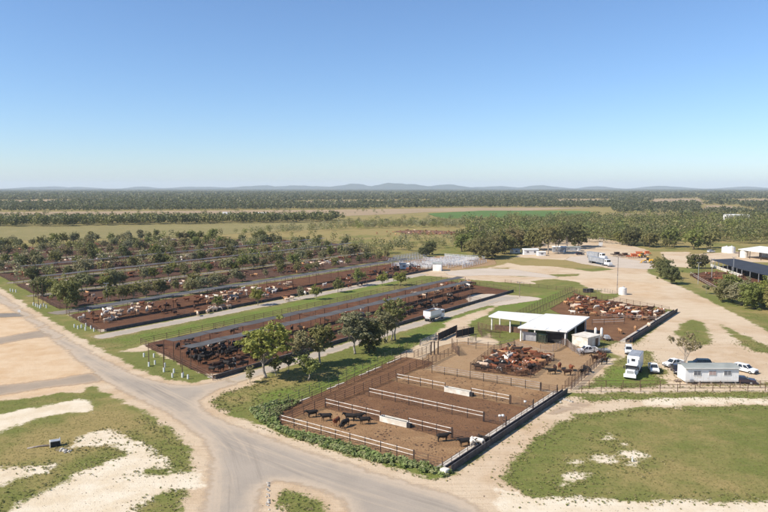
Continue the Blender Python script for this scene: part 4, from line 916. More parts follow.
def car(label, p, rz, kind='wagon', paint='white_paint', name='parked_car', cat='car'):
    root = empty(name, p, rz); tag(root, label, cat); L = 2.42
    low = [(-L, 0.42), (-L + 0.1, 0.34), (L - 0.15, 0.34), (L, 0.5), (L, 0.78), (L - 0.12, 0.98), (1.15, 1.09), (-L + 0.02, 1.09), (-L - 0.02, 0.8)]
    b = MB(); b.profile(low, -0.9, 0.9); b.build('body', M[paint], root, bevel=0.045)
    if kind == 'wagon': pr = [(1.2, 1.06), (0.45, 1.74), (-2.05, 1.74), (-2.4, 1.06)]
    elif kind == 'sedan': pr = [(1.05, 1.06), (0.35, 1.46), (-1.1, 1.46), (-1.75, 1.06)]
    else: pr = [(1.2, 1.06), (0.5, 1.76), (-0.75, 1.76), (-0.95, 1.06)]
    zt = pr[1][1]; hw = cabin(root, pr, 0.88, 0.70, 1.06, zt, paint)
    o = 0.02
    pane(root, [(pr[0][0], -hw(1.06), 1.06), (pr[0][0], hw(1.06), 1.06), (pr[1][0], hw(zt), zt), (pr[1][0], -hw(zt), zt)], (o, 0, o), 'windscreen')
    pane(root, [(pr[3][0], -hw(1.06), 1.06), (pr[3][0], hw(1.06), 1.06), (pr[2][0], hw(zt), zt), (pr[2][0], -hw(zt), zt)], (-o, 0, o), 'rear_window')
    for s_ in (-1, 1):
        n = 3 if kind == 'wagon' else 2
        for k in range(n):
            f0, f1 = k / n, (k + 1) / n; bl = lambda f: pr[0][0] + (pr[3][0] - pr[0][0]) * f; tl = lambda f: pr[1][0] + (pr[2][0] - pr[1][0]) * f
            pane(root, [(bl(f0), s_ * hw(1.06), 1.06), (bl(f1), s_ * hw(1.06), 1.06), (tl(f1), s_ * hw(zt), zt), (tl(f0), s_ * hw(zt), zt)], (0, s_ * o, 0.004), 'side_window', 0.84)
        wheel(root, 1.45, s_ * 0.8, 0.37); wheel(root, -1.45, s_ * 0.8, 0.37)
        b = MB(); b.box((L + 0.0, s_ * 0.68, 0.76), (0.06, 0.34, 0.17)); b.build('headlight', M['lamp_glass'], root)
        b = MB(); b.box((-L - 0.01, s_ * 0.76, 0.8), (0.06, 0.16, 0.34)); b.build('tail_light', M['tail_lamp'], root)
        b = MB(); b.box((1.0, s_ * 0.98, 1.13), (0.12, 0.2, 0.15)); b.build('mirror', M['dark_panel'], root)
    b = MB(); b.box((L + 0.02, 0, 0.46), (0.12, 1.7, 0.2)); b.build('bumper', M['dark_panel' if kind != 'sedan' else paint], root)
    b = MB(); b.box((L + 0.01, 0, 0.74), (0.05, 0.9, 0.16)); b.build('grille', M['dark_panel'], root)
    if kind == 'ute':
        b = MB(); b.box((-1.68, 0, 1.12), (1.4, 1.55, 0.05)); b.build('tray_floor', M['dark_panel'], root)
        for s_ in (-1, 1): b = MB(); b.box((-1.68, s_ * 0.86, 1.2), (1.46, 0.07, 0.26)); b.build('tray_side', M[paint], root)
        b = MB(); b.box((-2.41, 0, 1.2), (0.07, 1.79, 0.26)); b.build('tailgate', M[paint], root)
    return root
FRONT = lambda extra=0.0: ANG + math.pi + extra            # nose towards the camera along the rows
car('white dual-cab ute parked on the grass right of the truck', P(653.5, 371.5), math.radians(-104), 'ute')
car('white four-wheel drive parked behind the tall truck', P(628.5, 353), math.radians(-108), 'wagon')
car('white wagon parked at the far right end of the office', P(745, 372), math.radians(-55), 'wagon')
car('dark purple sedan parked in the shade of the office end', P(742.5, 383.2), math.radians(-20), 'sedan', 'dark_paint')
car('dark green four-wheel drive showing over the office roof', P(699.5, 366.5), math.radians(175), 'wagon', 'green_paint')
car('white ute beside the loading box and horses', P(587, 353), math.radians(185), 'ute')
car('black ute partly hidden by the left end of the office', P(676.5, 372.5), math.radians(-100), 'ute', 'dark_paint')
car('white ute parked near the scraggy tree by the office', P(673.5, 366.5), math.radians(-160), 'ute')
car('dark ute parked at the far yard by the grey shed', P(580, 255), math.radians(10), 'wagon', 'dark_paint')
car('white wagon parked beyond the round dark bushes', P(711, 252.5), math.radians(20), 'wagon')
tl = empty('box_trailer', P(600, 352.5), math.radians(185)); tag(tl, 'flat grey trailer behind the white ute by the horses', 'trailer')
b = MB(); b.box((0, 0, 0.62), (4.6, 1.9, 0.12)); b.build('deck', M['grey_paint'], tl); b = MB(); b.box((2.8, 0, 0.55), (1.3, 0.12, 0.1)); b.build('drawbar', M['dark_panel'], tl)
for s_ in (-1, 1): wheel(tl, -0.4, s_ * 0.85, 0.34); b = MB(); b.box((0, s_ * 0.93, 0.78), (4.6, 0.05, 0.2)); b.build('side_rail', M['galv'], tl)

# tall white truck facing the camera
def big_truck(label, p, rz):
    root = empty('cattle_truck', p, rz); tag(root, label, 'truck')
    b = MB(); b.box((-4.6, 0, 0.85), (9.6, 0.9, 0.3)); b.build('chassis', M['dark_panel'], root)
    b = MB(); b.box((-0.25, 0, 1.35), (1.5, 1.9, 1.1), 0, 0.92, 0.96); b.build('bonnet', M['white_paint'], root, bevel=0.06)
    b = MB(); b.box((0.6, 0, 0.85), (0.35, 2.5, 0.75)); b.build('bull_bar', M['white_paint'], root, bevel=0.05)
    b = MB(); b.box((0.52, 0, 1.5), (0.08, 1.3, 0.75)); b.build('grille', M['galv'], root)
    b = MB(); b.box((-1.95, 0, 1.75), (1.9, 2.4, 1.9), 0, 0.93, 0.9); b.build('cab', M['white_paint'], root, bevel=0.06)
    b = MB(); b.box((-1.02, 0, 2.24), (0.12, 2.2, 1.0)); w_ = b.build('windscreen', M['glass'], root); b = MB(); b.box((-0.95, 0, 2.28), (0.05, 0.06, 0.85)); b.build('pillar', M['dark_panel'], w_)
    b = MB(); b.box((-0.85, 0, 2.82), (0.5, 2.3, 0.1)); b.build('sun_visor', M['white_paint'], root)
    for s_ in (-1, 1):
        b = MB(); b.box((-1.7, s_ * 1.2, 2.25), (1.0, 0.06, 0.7)); b.build('side_window', M['glass'], root)
        b = MB(); b.box((-0.9, s_ * 1.45, 2.2), (0.1, 0.25, 0.6)); b.build('mirror', M['dark_panel'], root)
        b = MB(); b.box((0.5, s_ * 0.85, 1.25), (0.12, 0.3, 0.25)); b.build('headlight', M['lamp_glass'], root)
        wheel(root, -0.2, s_ * 1.05, 0.5, 0.3)
        for x in (-6.6, -7.8): wheel(root, x, s_ * 1.02, 0.5, 0.5)
        b = MB(); b.tube([(-3.05, s_ * 1.05, 1.0), (-3.05, s_ * 1.05, 3.6)], 0.09, 8); b.build('exhaust', M['galv'], root)
    b = MB(); b.box((-6.25, 0, 2.65), (6.0, 2.5, 3.1)); bd = b.build('box_body', M['white_paint'], root, bevel=0.05)
    b = MB(); b.box((-3.23, 0, 3.35), (0.05, 0.75, 0.55)); b.build('vent_window', M['glass'], bd)
    b = MB(); b.box((-6.2, 0, 4.25), (5.8, 2.3, 0.05)); b.build('roof_panel', M['grey_paint'], bd)
    for s_ in (-1, 1):
        for k in range(6): b = MB(); b.box((-3.7 - k * 1.0, s_ * 1.262, 2.6), (0.07, 0.03, 2.7)); b.build('side_rib', M['trim_white'], bd)
big_truck('tall white truck with bonnet facing the fence on the grass', P(630.2, 379.2), FRONT(0.12))
# feed truck on the nearest feed road
ft = empty('feed_truck', W(172.0, -105.4), ANG); tag(ft, 'white feed mixer truck on the pale road by the black cattle', 'truck')
b = MB(); b.box((2.6, 0, 0.8), (8.4, 0.9, 0.3)); b.build('chassis', M['dark_panel'], ft)
b = MB(); n0 = [(-1.4, -0.75, 1.0), (4.0, -0.75, 1.0), (4.0, 0.75, 1.0), (-1.4, 0.75, 1.0)]; n1 = [(-1.7, -1.3, 1.9), (4.4, -1.3, 1.9), (4.4, 1.3, 1.9), (-1.7, 1.3, 1.9)]; n2 = [(-1.7, -1.3, 3.3), (4.4, -1.3, 3.3), (4.4, 1.3, 3.3), (-1.7, 1.3, 3.3)]
b.v = n0 + n1 + n2; b.f = [(3, 2, 1, 0)] + [(o + i, o + (i + 1) % 4, o + 4 + (i + 1) % 4, o + 4 + i) for o in (0, 4) for i in range(4)]
mx = b.build('mixer_box', M['white_paint'], ft)
for (c_, s_) in (((1.35, -1.28, 3.33), (6.2, 0.1, 0.12)), ((1.35, 1.28, 3.33), (6.2, 0.1, 0.12)), ((-1.68, 0, 3.33), (0.1, 2.46, 0.116)), ((4.38, 0, 3.33), (0.1, 2.46, 0.116))): b = MB(); b.box(c_, s_); b.build('rim', M['galv'], mx)
b = MB(); b.box((1.35, 0, 2.9), (5.9, 2.45, 0.1)); b.build('feed_load', M['feed'], mx)
b = MB(); b.box((5.8, 0, 1.75), (1.9, 2.35, 2.2), 0, 0.94, 0.9); b.build('cab', M['white_paint'], ft, bevel=0.06)
b = MB(); b.box((6.72, 0, 2.2), (0.1, 2.0, 0.8)); b.build('windscreen', M['glass'], ft)
for s_ in (-1, 1):
    wheel(ft, 5.7, s_ * 1.0, 0.5, 0.3); wheel(ft, 0.6, s_ * 1.0, 0.5, 0.5); wheel(ft, -0.5, s_ * 1.0, 0.5, 0.5)
    b = MB(); b.box((5.8, s_ * 1.17, 2.2), (1.0, 0.06, 0.65)); b.build('side_window', M['glass'], ft); b = MB(); b.box((-1.72, s_ * 1.0, 1.5), (0.05, 0.2, 0.3)); b.build('tail_light', M['tail_lamp'], ft)
# semi-trailer in the far yard
def semi(label, p, q, grey=True):
    d = q - p; L = d.length; root = empty('semi_trailer_truck', p, math.atan2(d.y, d.x)); tag(root, label, 'truck')
    b = MB(); b.box(((L - 5) / 2, 0, 1.1), (L - 5, 1.0, 0.35)); b.build('chassis', M['dark_panel'], root)
    b = MB(); b.box(((L - 5.2) / 2, 0, 2.4), (L - 5.6, 2.5, 2.3), 0, 1.06, 1.03); b.build('tipper_body', M['grey_paint'], root)
    b = MB(); b.box((L - 3.6, 0, 2.2), (2.3, 2.5, 2.6), 0, 0.94, 0.95); b.build('cab', M['white_paint'], root, bevel=0.06)
    b = MB(); b.box((L - 1.4, 0, 1.55), (2.0, 2.1, 1.3), 0, 0.92, 0.97); b.build('bonnet', M['white_paint'], root, bevel=0.06)
    b = MB(); b.box((L - 2.42, 0, 2.75), (0.1, 2.2, 0.9)); b.build('windscreen', M['glass'], root)
    b = MB(); b.box((L - 0.2, 0, 0.8), (0.35, 2.5, 0.6)); b.build('bull_bar', M['galv'], root)
    for s_ in (-1, 1):
        b = MB(); b.box((L - 3.5, s_ * 1.24, 2.7), (1.2, 0.06, 0.8)); b.build('side_window', M['glass'], root)
        for x in (1.2, 2.4, 3.6, L - 6.8, L - 5.6, L - 1.0): wheel(root, x, s_ * 1.05, 0.52, 0.4)
semi('grey tipper semi-trailer with white cab on the far gravel', P(590, 262.5), P(611, 267))
semi('second white truck cab behind the grey semi-trailer', P(588, 257.5), P(606.5, 260))
# earthmoving machines
def loader(label, p, rz, paint, k=1.0):
    root = empty('wheel_loader', p, rz); tag(root, label, 'loader'); root.scale = (k, k, k)
    b = MB(); b.box((-1.6, 0, 1.6), (2.6, 2.0, 1.3), 0, 0.9); b.build('engine_cover', M[paint], root, bevel=0.08)
    b = MB(); b.box((0.2, 0, 2.5), (1.5, 1.6, 1.7), 0, 0.9); b.build('cab', M['glass'], root); b = MB(); b.box((0.2, 0, 3.42), (1.7, 1.8, 0.14)); b.build('cab_roof', M[paint], root)
    for s_ in (-1, 1):
        b = MB(); b.tube([(0.6, s_ * 0.6, 1.8), (2.2, s_ * 0.6, 1.4), (3.4, s_ * 0.6, 0.7)], 0.18, 6); b.build('lift_arm', M[paint], root)
        wheel(root, 1.5, s_ * 1.1, 0.8, 0.6); wheel(root, -1.7, s_ * 1.1, 0.8, 0.6)
    b = MB(); b.profile([(3.2, 0.2), (4.3, 0.15), (3.7, 0.35), (3.5, 1.2), (3.2, 1.3)], -1.35, 1.35); b.build('bucket', M[paint], root)
loader('yellow wheel loader in the far machinery yard', P(648, 263), math.radians(160), 'yellow_paint', 0.95)
loader('smaller yellow loader behind the orange implements', P(642, 257.5), math.radians(30), 'yellow_paint', 0.8)
def plough(label, p, rz, paint, L=7.0):
    root = empty('field_implement', p, rz); tag(root, label, 'implement')
    b = MB()
    for y in (-1.2, 0, 1.2): b.box((0, y, 1.0), (L, 0.25, 0.25))
    for x in np.linspace(-L / 2, L / 2, 6): b.box((x, 0, 1.26), (0.22, 2.6, 0.22))
    b.build('frame', M[paint], root)
    for x in np.linspace(-L / 2 + .3, L / 2 - .3, 6): b = MB(); b.tube([(x, -1.4, 0.95), (x, -1.7, 0.5), (x, -1.4, 0.05)], 0.08, 5); b.build('tine', M['dark_rust'], root)
    b = MB(); b.box((0, 2.6, 0.9), (0.25, 2.8, 0.25)); b.build('drawbar', M[paint], root)
    b = MB(); b.box((0.5, 0, 1.9), (L * 0.4, 1.4, 1.0), 0, 1.25); b.build('seed_box', M[paint], root)
plough('orange field implement left of the yellow loader', P(633, 258), 0.1, 'orange_paint')
plough('orange seeder at the back of the machinery yard', P(638, 255.5), -0.2, 'orange_paint', 8)
plough('rusty orange cultivator nearest the light pole', P(624, 257), 0.25, 'rust', 6)
plough('red-orange implement parked before the woodland', P(646, 255), 0.0, 'orange_paint', 5)
plough('dark rusty implement beside the far gravel pad', P(616, 256), 0.3, 'dark_rust', 6)

# ------------------------------------------------------------------ animals
def remesh_body(name, build, mat, voxel=0.05, target=900):
    b = MB(); build(b); me = b.mesh(name + '_rough', mat)
    o = bpy.data.objects.new('tmp', me); COL.objects.link(o)
    md = o.modifiers.new('r', 'REMESH'); md.mode = 'VOXEL'; md.voxel_size = voxel
    md = o.modifiers.new('s', 'SMOOTH'); md.factor = 0.5; md.iterations = 3
    md = o.modifiers.new('d', 'DECIMATE'); md.ratio = 0.25
    dg = bpy.context.evaluated_depsgraph_get(); ev = o.evaluated_get(dg); out = bpy.data.meshes.new_from_object(ev)
    n = len(out.polygons)
    bpy.data.objects.remove(o); out.name = name; out.materials.clear(); out.materials.append(mat)
    out.polygons.foreach_set('use_smooth', [True] * len(out.polygons))
    return out
def cow_builder(pose='stand', hump=False):
    def f(b):
        lie = pose == 'lie'; dz = -0.62 if lie else 0.0
        b.tube([(-0.98, 0, 1.12 + dz), (-0.82, 0, 1.06 + dz), (-0.45, 0, 1.0 + dz), (0.1, 0, 0.96 + dz), (0.5, 0, 1.0 + dz), (0.74, 0, 1.06 + dz)], [0.16, 0.30, 0.35, 0.38, 0.36, 0.24], 12)
        b.tube([(-0.9, 0, 1.22 + dz), (0.0, 0, 1.2 + dz), (0.6, 0, 1.24 + dz)], [0.15, 0.17, 0.17], 8)
        if hump: b.tube([(0.38, 0, 1.36 + dz), (0.52, 0, 1.5 + dz), (0.64, 0, 1.38 + dz)], [0.1, 0.15, 0.1], 8)
        if pose == 'graze': nk = [(0.6, 0, 1.1), (0.95, 0, 0.95), (1.15, 0, 0.62)]; hd = [(1.1, 0, 0.68), (1.28, 0, 0.45), (1.36, 0, 0.2)]
        elif pose == 'look': nk = [(0.6, 0, 1.1), (0.92, 0.1, 1.32), (1.0, 0.2, 1.42)]; hd = [(0.98, 0.18, 1.44), (1.08, 0.38, 1.34), (1.14, 0.58, 1.2)]
        else: nk = [(0.6, 0, 1.1 + dz), (0.95, 0, 1.24 + dz), (1.1, 0, 1.34 + dz)]; hd = [(1.04, 0, 1.36 + dz), (1.24, 0, 1.24 + dz), (1.46, 0, 1.06 + dz)]
        b.tube(nk, [0.27, 0.2, 0.16], 10); b.tube(hd, [0.15, 0.13, 0.085], 9)
        h0 = Vector(hd[0]); hv = (Vector(hd[1]) - h0); side = Vector((-hv.y, hv.x, 0)).normalized()
        for s in (-1, 1): b.tube([h0 + side * s * 0.1, h0 + side * s * 0.24 + Vector((-.02, 0, .02)), h0 + side * s * 0.34 + Vector((-.03, 0, -.03))], [0.05, 0.07, 0.035], 6)
        st = {'walk': (0.16, -0.14, -0.16, 0.14)}.get(pose, (0.03, -0.02, 0.0, 0.04))
        if not lie:
            for s, dx in ((-1, st[0]), (1, st[1])):
                b.tube([(0.52, s * 0.17, 1.0), (0.53 + dx * .4, s * 0.18, 0.66), (0.54 + dx * .8, s * 0.17, 0.46), (0.52 + dx, s * 0.17, 0.14), (0.55 + dx, s * 0.17, 0.0)], [0.17, 0.115, 0.075, 0.06, 0.075], 8)
            for s, dx in ((-1, st[2]), (1, st[3])):
                b.tube([(-0.74, s * 0.17, 1.05), (-0.68 + dx * .3, s * 0.19, 0.76), (-0.82 + dx * .7, s * 0.18, 0.5), (-0.78 + dx, s * 0.17, 0.14), (-0.75 + dx, s * 0.17, 0.0)], [0.22, 0.17, 0.085, 0.06, 0.075], 8)
        else:
            for s in (-1, 1):
                b.tube([(0.5, s * 0.25, 0.35), (0.85, s * 0.28, 0.12), (0.5, s * 0.3, 0.07)], [0.15, 0.09, 0.06], 8); b.tube([(-0.7, s * 0.25, 0.38), (-0.35, s * 0.4, 0.2), (-0.75, s * 0.42, 0.08)], [0.2, 0.13, 0.07], 8)
        b.tube([(-1.02, 0, 1.2 + dz), (-1.12, 0.02, 0.95 + dz), (-1.1, 0.03, max(0.06, 0.5 + dz))], [0.05, 0.04, 0.055], 6)
    return f
def hide_material(name, from_attr):
    m, t = nt(name); g = N(t)
    if from_attr:
        a = g.new('ShaderNodeAttribute', attribute_name='hide'); col = a.outputs['Color']; patch = a.outputs['Alpha']; off = 0.0
    else:
        oi = g.new('ShaderNodeObjectInfo'); col = oi.outputs['Color']; patch = oi.outputs['Alpha']; off = oi.outputs['Random']
    p = g.pos(); va = g.new('ShaderNodeVectorMath', operation='ADD'); g.set(va.inputs[0], p)
    if not from_attr:
        cx_ = g.new('ShaderNodeCombineXYZ'); g.set(cx_.inputs[0], g.math('MULTIPLY', off, 50)); t.links.new(cx_.outputs[0], va.inputs[1])
    n1 = g.noise(va.outputs[0], 1.5, 1.5); n2 = g.noise(p, 14, 3)
    c = g.mix(g.rng(g.math('SUBTRACT', n1, patch), -0.02, 0.02), col, (0.68, 0.62, 0.54))
    c = g.mix(g.rng(n2, 0.4, 0.7, 0, 0.3), c, (0.03, 0.02, 0.015))
    g.out(c, 0.75, 0.25)
    return m
M['hide'] = hide_material('cattle_hide', False); M['hide_herd'] = hide_material('herd_hide', True)
POSES = ['stand', 'walk', 'graze', 'look', 'lie']
COWM = {p: remesh_body('steer_' + p, cow_builder(p), M['hide']) for p in POSES}
COWM['hump'] = remesh_body('steer_hump', cow_builder('stand', True), M['hide'])
HIDES = {'black': (0.018, 0.015, 0.014), 'dark brown': (0.055, 0.025, 0.015), 'red-brown': (0.19, 0.06, 0.025), 'brown': (0.13, 0.055, 0.026), 'tan': (0.42, 0.22, 0.10), 'cream': (0.62, 0.46, 0.33), 'white': (0.74, 0.66, 0.56), 'grey': (0.30, 0.26, 0.23)}
POSE_W = {'stand': 'standing', 'walk': 'walking', 'graze': 'with lowered head', 'look': 'turning its head', 'lie': 'lying down', 'hump': 'standing'}
COWS = []        # (distance, position, heading, colour, pose, patch, label, group)
def cow(p, rz, col, pose, label=None, group=None, patch=1.0, sc=1.0):
    COWS.append((math.hypot(p.x, p.y), Vector((p.x, p.y, 0.012)), rz, col, pose, patch, label, group, sc))
# singled-out animals
for (x, y, a, col, pose, lab) in ((312, 417.5, 200, 'black', 'stand', 'black steer at the left end of the group in the front pen'),
        (326, 421, 190, 'black', 'walk', 'black steer second from the left in the front pen, seen side on'),
        (336.5, 425.5, 250, 'red-brown', 'stand', 'red-brown calf-sized steer among the black ones in the front pen'),
        (345, 427, 235, 'black', 'graze', 'black steer with lowered head in front of the front pen group'),
        (349.5, 421, 170, 'black', 'look', 'black steer in the middle of the front pen group, head turned'),
        (358, 421, 10, 'black', 'stand', 'black steer right of the middle of the front pen group'),
        (364.5, 424.5, 185, 'black', 'walk', 'black steer at the right end of the group in the front pen'),
        (443, 441.5, 12, 'black', 'stand', 'lone black steer near the white fence of the front pen'),
        (464, 446.5, 200, 'black', 'stand', 'black steer left of the white-faced one at the bunk'),
        (472, 446.5, 262, 'white', 'look', 'black and white patched steer at the corner of the bunk'),
        (478, 446, 150, 'black', 'graze', 'black steer feeding at the bunk corner beside the patched one'),
        (482.5, 444, 320, 'black', 'stand', 'black steer standing closest to the dark bunk'),
        (551.5, 374.5, 185, 'black', 'walk', 'black steer walking alone in the handling yard'),
        (567, 375.5, 188, 'dark brown', 'stand', 'dark brown steer side on in the handling yard'),
        (571, 371, 265, 'red-brown', 'look', 'red-brown steer behind the dark brown one in the handling yard'),
        (555, 371.5, 265, 'dark brown', 'stand', 'dark brown steer behind the lone black one in the handling yard'),
        (583, 375, 220, 'black', 'stand', 'black steer against the brown race fence'),
        (586.5, 372, 300, 'black', 'graze', 'black steer with lowered head by the race fence'),
        (559.5, 369, 250, 'red-brown', 'stand', 'red-brown steer near the corner of the crowded pen')):
    cow(P(x, y), R(a), col, pose, lab, None, 0.47 if 'patched' in lab else 1.0)
def scatter(poly, n, mind, cols, label, group, heading=None, spread=180, px=False, seed=0, humps=False, lie=0.05):
    r = random.Random(seed); poly = PX(poly) if px else poly
    xs = [p.x for p in poly]; ys = [p.y for p in poly]; got = []; tries = 0
    xr = np.array([[r.uniform(min(xs), max(xs)), r.uniform(min(ys), max(ys))] for _ in range(n * 60)]); ok = inpoly(poly, xr[:, 0], xr[:, 1])
    for (x, y) in xr[ok]:
        if len(got) >= n: break
        if any((x - a) ** 2 + (y - b) ** 2 < mind * mind for a, b in got): continue
        got.append((x, y)); col = r.choices(list(cols), list(cols.values()))[0]
        a = R(r.uniform(0, 360)) if heading is None else heading + R(r.uniform(-spread, spread))
        pose = r.choices(['stand', 'walk', 'graze', 'look', 'lie'], [5, 3, 2, 2, 12 * lie])[0]
        if humps and pose == 'stand': pose = 'hump'
        patch = r.choice([1.0, 1.0, 1.0, 1.0, 1.0, 0.6, 0.63]) if col in ('red-brown', 'black', 'brown') else 1.0
        cow(Vector((x, y, 0)), a, col, pose, label.format(c=col, p=POSE_W[pose]), group, patch, r.uniform(0.84, 1.14))
mixed = {'red-brown': 5, 'brown': 3, 'black': 3, 'dark brown': 3, 'tan': 0.8, 'cream': 0.4, 'white': 0.2}
pale_mix = {'tan': 4, 'cream': 2.5, 'red-brown': 3, 'white': 1.5, 'brown': 1.5, 'dark brown': 1}
back_mix = {'tan': 3, 'cream': 1.2, 'red-brown': 5, 'white': 0.8, 'brown': 3, 'dark brown': 2.5}
creams = {'cream': 5, 'white': 3, 'tan': 2, 'grey': 1, 'red-brown': 1}
reds = {'red-brown': 5, 'dark brown': 4, 'brown': 3, 'tan': 1.2, 'cream': 0.9}
blacks = {'black': 9, 'dark brown': 1}
scatter([W(130.8, -68.3), W(132.6, -57), W(148.3, -58.4), W(153.8, -69.6), W(148, -71.4)], 92, 1.12, mixed, '{c} steer {p} in the crowded pen in front of the shed', 'cattle in the crowded pen', seed=1, lie=0)
scatter([(563, 304.5), (575, 297), (667, 313), (652, 321.5), (600, 317.5), (570, 314)], 125, 1.35, back_mix, '{c} steer {p} in the yard behind the shed', 'cattle in the yard behind the shed', px=True, seed=2, lie=0)
scatter([(598, 333), (640, 324), (655, 322), (645, 332), (610, 338)], 3, 3, pale_mix, '{c} steer {p} apart from the mob near the yard bunk', 'cattle by the yard bunk', px=True, seed=3, lie=0)
scatter([(188, 352), (215, 346), (245, 340), (262, 339), (262, 349), (230, 357), (200, 364), (190, 362)], 52, 1.25, blacks, '{c} steer {p} in the near left end of the nearest row', 'black cattle in the nearest row', px=True, seed=4)
scatter([(205, 371), (262, 352), (300, 344), (330, 335), (330, 341), (262, 362), (215, 375)], 26, 1.7, {'black': 5, 'dark brown': 2, 'grey': 1}, '{c} steer {p} close to the nearest row bunk', 'cattle along the nearest row bunk', px=True, seed=5)
scatter([(150, 351), (186, 340), (250, 325), (250, 330), (190, 346), (165, 356)], 8, 2.5, blacks, '{c} steer {p} at the back corner of the nearest row', 'cattle at the back of the nearest row', px=True, seed=6)
scatter([(395, 310), (430, 302), (450, 296), (462, 299), (440, 309), (400, 318)], 24, 1.6, blacks, '{c} steer {p} in the pen behind the white feed truck', 'black cattle behind the feed truck', px=True, seed=7)
scatter([(408, 297), (440, 287), (470, 281), (478, 287), (450, 294), (425, 301)], 34, 1.7, pale_mix, '{c} steer {p} at the far right end of the nearest row', 'cattle at the far end of the nearest row', px=True, seed=8)
scatter([(262, 335), (330, 318), (400, 302), (400, 306), (330, 324), (270, 342)], 10, 2.5, pale_mix, '{c} steer {p} in the middle of the nearest row', 'cattle in the middle of the nearest row', px=True, seed=9)
scatter([(78, 324), (85, 314), (150, 304), (160, 309), (110, 324)], 32, 1.7, creams, '{c} steer {p} at the road end of the second row', 'cream cattle in the second row', px=True, seed=10, humps=True)
scatter([(188, 315), (232, 306), (235, 309), (195, 317)], 9, 1.9, creams, '{c} steer {p} feeding along the second row bunk', 'cream cattle at the second row bunk', px=True, seed=11, humps=True, lie=0)
scatter([(198, 303), (220, 293), (265, 287), (290, 283), (292, 290), (262, 300), (220, 307)], 56, 1.5, creams, '{c} steer {p} in the middle of the second row', 'cream cattle in the middle of the second row', px=True, seed=12, humps=True)
scatter([(150, 310), (190, 298), (205, 297), (195, 310), (165, 318)], 16, 1.8, reds, '{c} steer {p} between the cream mobs of the second row', 'red cattle in the second row', px=True, seed=13)
scatter([(283, 300), (310, 291), (320, 293), (290, 303)], 7, 2, creams, '{c} steer {p} at the bunk past the green tree', 'cream cattle past the tree', px=True, seed=14)
scatter([(318, 286), (350, 277), (405, 266), (425, 264), (428, 270), (385, 281), (335, 293)], 66, 1.6, {'dark brown': 5, 'red-brown': 4, 'black': 3, 'white': 0.5}, '{c} steer {p} in the far part of the second row', 'dark cattle in the far part of the second row', px=True, seed=15)
for i, (t0, t1, s0, s1, fb) in list(enumerate(ROWS))[2:]:
    L = s1 - s0
    for k in range(6):
        a, b_ = s0 + 8 + L * k / 6, s0 + 4 + L * (k + 0.85) / 6; tc = t0 + (t1 - t0) * random.uniform(0.25, 0.6)
        scatter([W(a, tc + 9), W(b_, tc + 9), W(b_, tc - 9), W(a, tc - 9)], 22 if i < 5 else 14, 1.8, reds if (k + i) % 3 else creams, '{c} steer in the %s feedlot row' % ORD[i], 'cattle of the %s row' % ORD[i], seed=100 + i * 10 + k)
scatter([(692, 277), (704, 273), (745, 274), (740, 284), (718, 289)], 34, 1.9, reds, '{c} steer in the red pen on the right', 'cattle in the right pen', px=True, seed=16)
scatter([(374, 234), (396, 230.5), (470, 231.5), (476, 235), (400, 237)], 60, 2.2, {'tan': 4, 'red-brown': 3, 'cream': 2}, '{c} steer in the distant red paddock', 'cattle in the distant paddock', px=True, seed=17)
COWS.sort(key=lambda c: c[0])
for (d, p, rz, col, pose, patch, lab, grp, sc) in COWS[:300]:
    o = link('steer', COWM[pose], None, p, rz, (sc, sc, sc)); k = random.uniform(0.8, 1.25); hc = HIDES[col]
    o.color = (hc[0] * k, hc[1] * k, hc[2] * k, patch); tag(o, lab, 'cattle', grp)
vs = []; cs = []; fs = []; nv = 0; base = {}
for (d, p, rz, col, pose, patch, lab, grp, sc) in COWS[300:]:
    if pose not in base:
        me = COWM[pose]; co = np.empty(len(me.vertices) * 3, np.float32); me.vertices.foreach_get('co', co); me.calc_loop_triangles(); tri = np.empty(len(me.loop_triangles) * 3, np.int32); me.loop_triangles.foreach_get('vertices', tri); base[pose] = (co.reshape(-1, 3), tri)
    co, tri = base[pose]; c, s = math.cos(rz), math.sin(rz)
    w = np.stack([co[:, 0] * c - co[:, 1] * s + p.x, co[:, 0] * s + co[:, 1] * c + p.y, co[:, 2] + p.z], 1); k = random.uniform(0.8, 1.25)
    vs.append(w); fs.append(tri + nv); cs.append(np.tile([HIDES[col][0] * k, HIDES[col][1] * k, HIDES[col][2] * k, patch], (len(co), 1))); nv += len(co)
me = bpy.data.meshes.new('distant_herd'); vs = np.concatenate(vs).astype(np.float32); fs = np.concatenate(fs)
me.vertices.add(len(vs)); me.vertices.foreach_set('co', vs.ravel()); me.loops.add(len(fs)); me.loops.foreach_set('vertex_index', fs)
me.polygons.add(len(fs) // 3); me.polygons.foreach_set('loop_start', np.arange(0, len(fs), 3, dtype=np.int32)); me.polygons.foreach_set('loop_total', np.full(len(fs) // 3, 3, np.int32)); me.update(calc_edges=True)
at = me.attributes.new('hide', 'FLOAT_COLOR', 'POINT'); at.data.foreach_set('color', np.concatenate(cs).astype(np.float32).ravel()); me.materials.append(M['hide_herd'])
tag(link('distant_herd', me), 'mixed red, dark and cream cattle of the far feedlot rows', 'cattle', None, 'stuff')
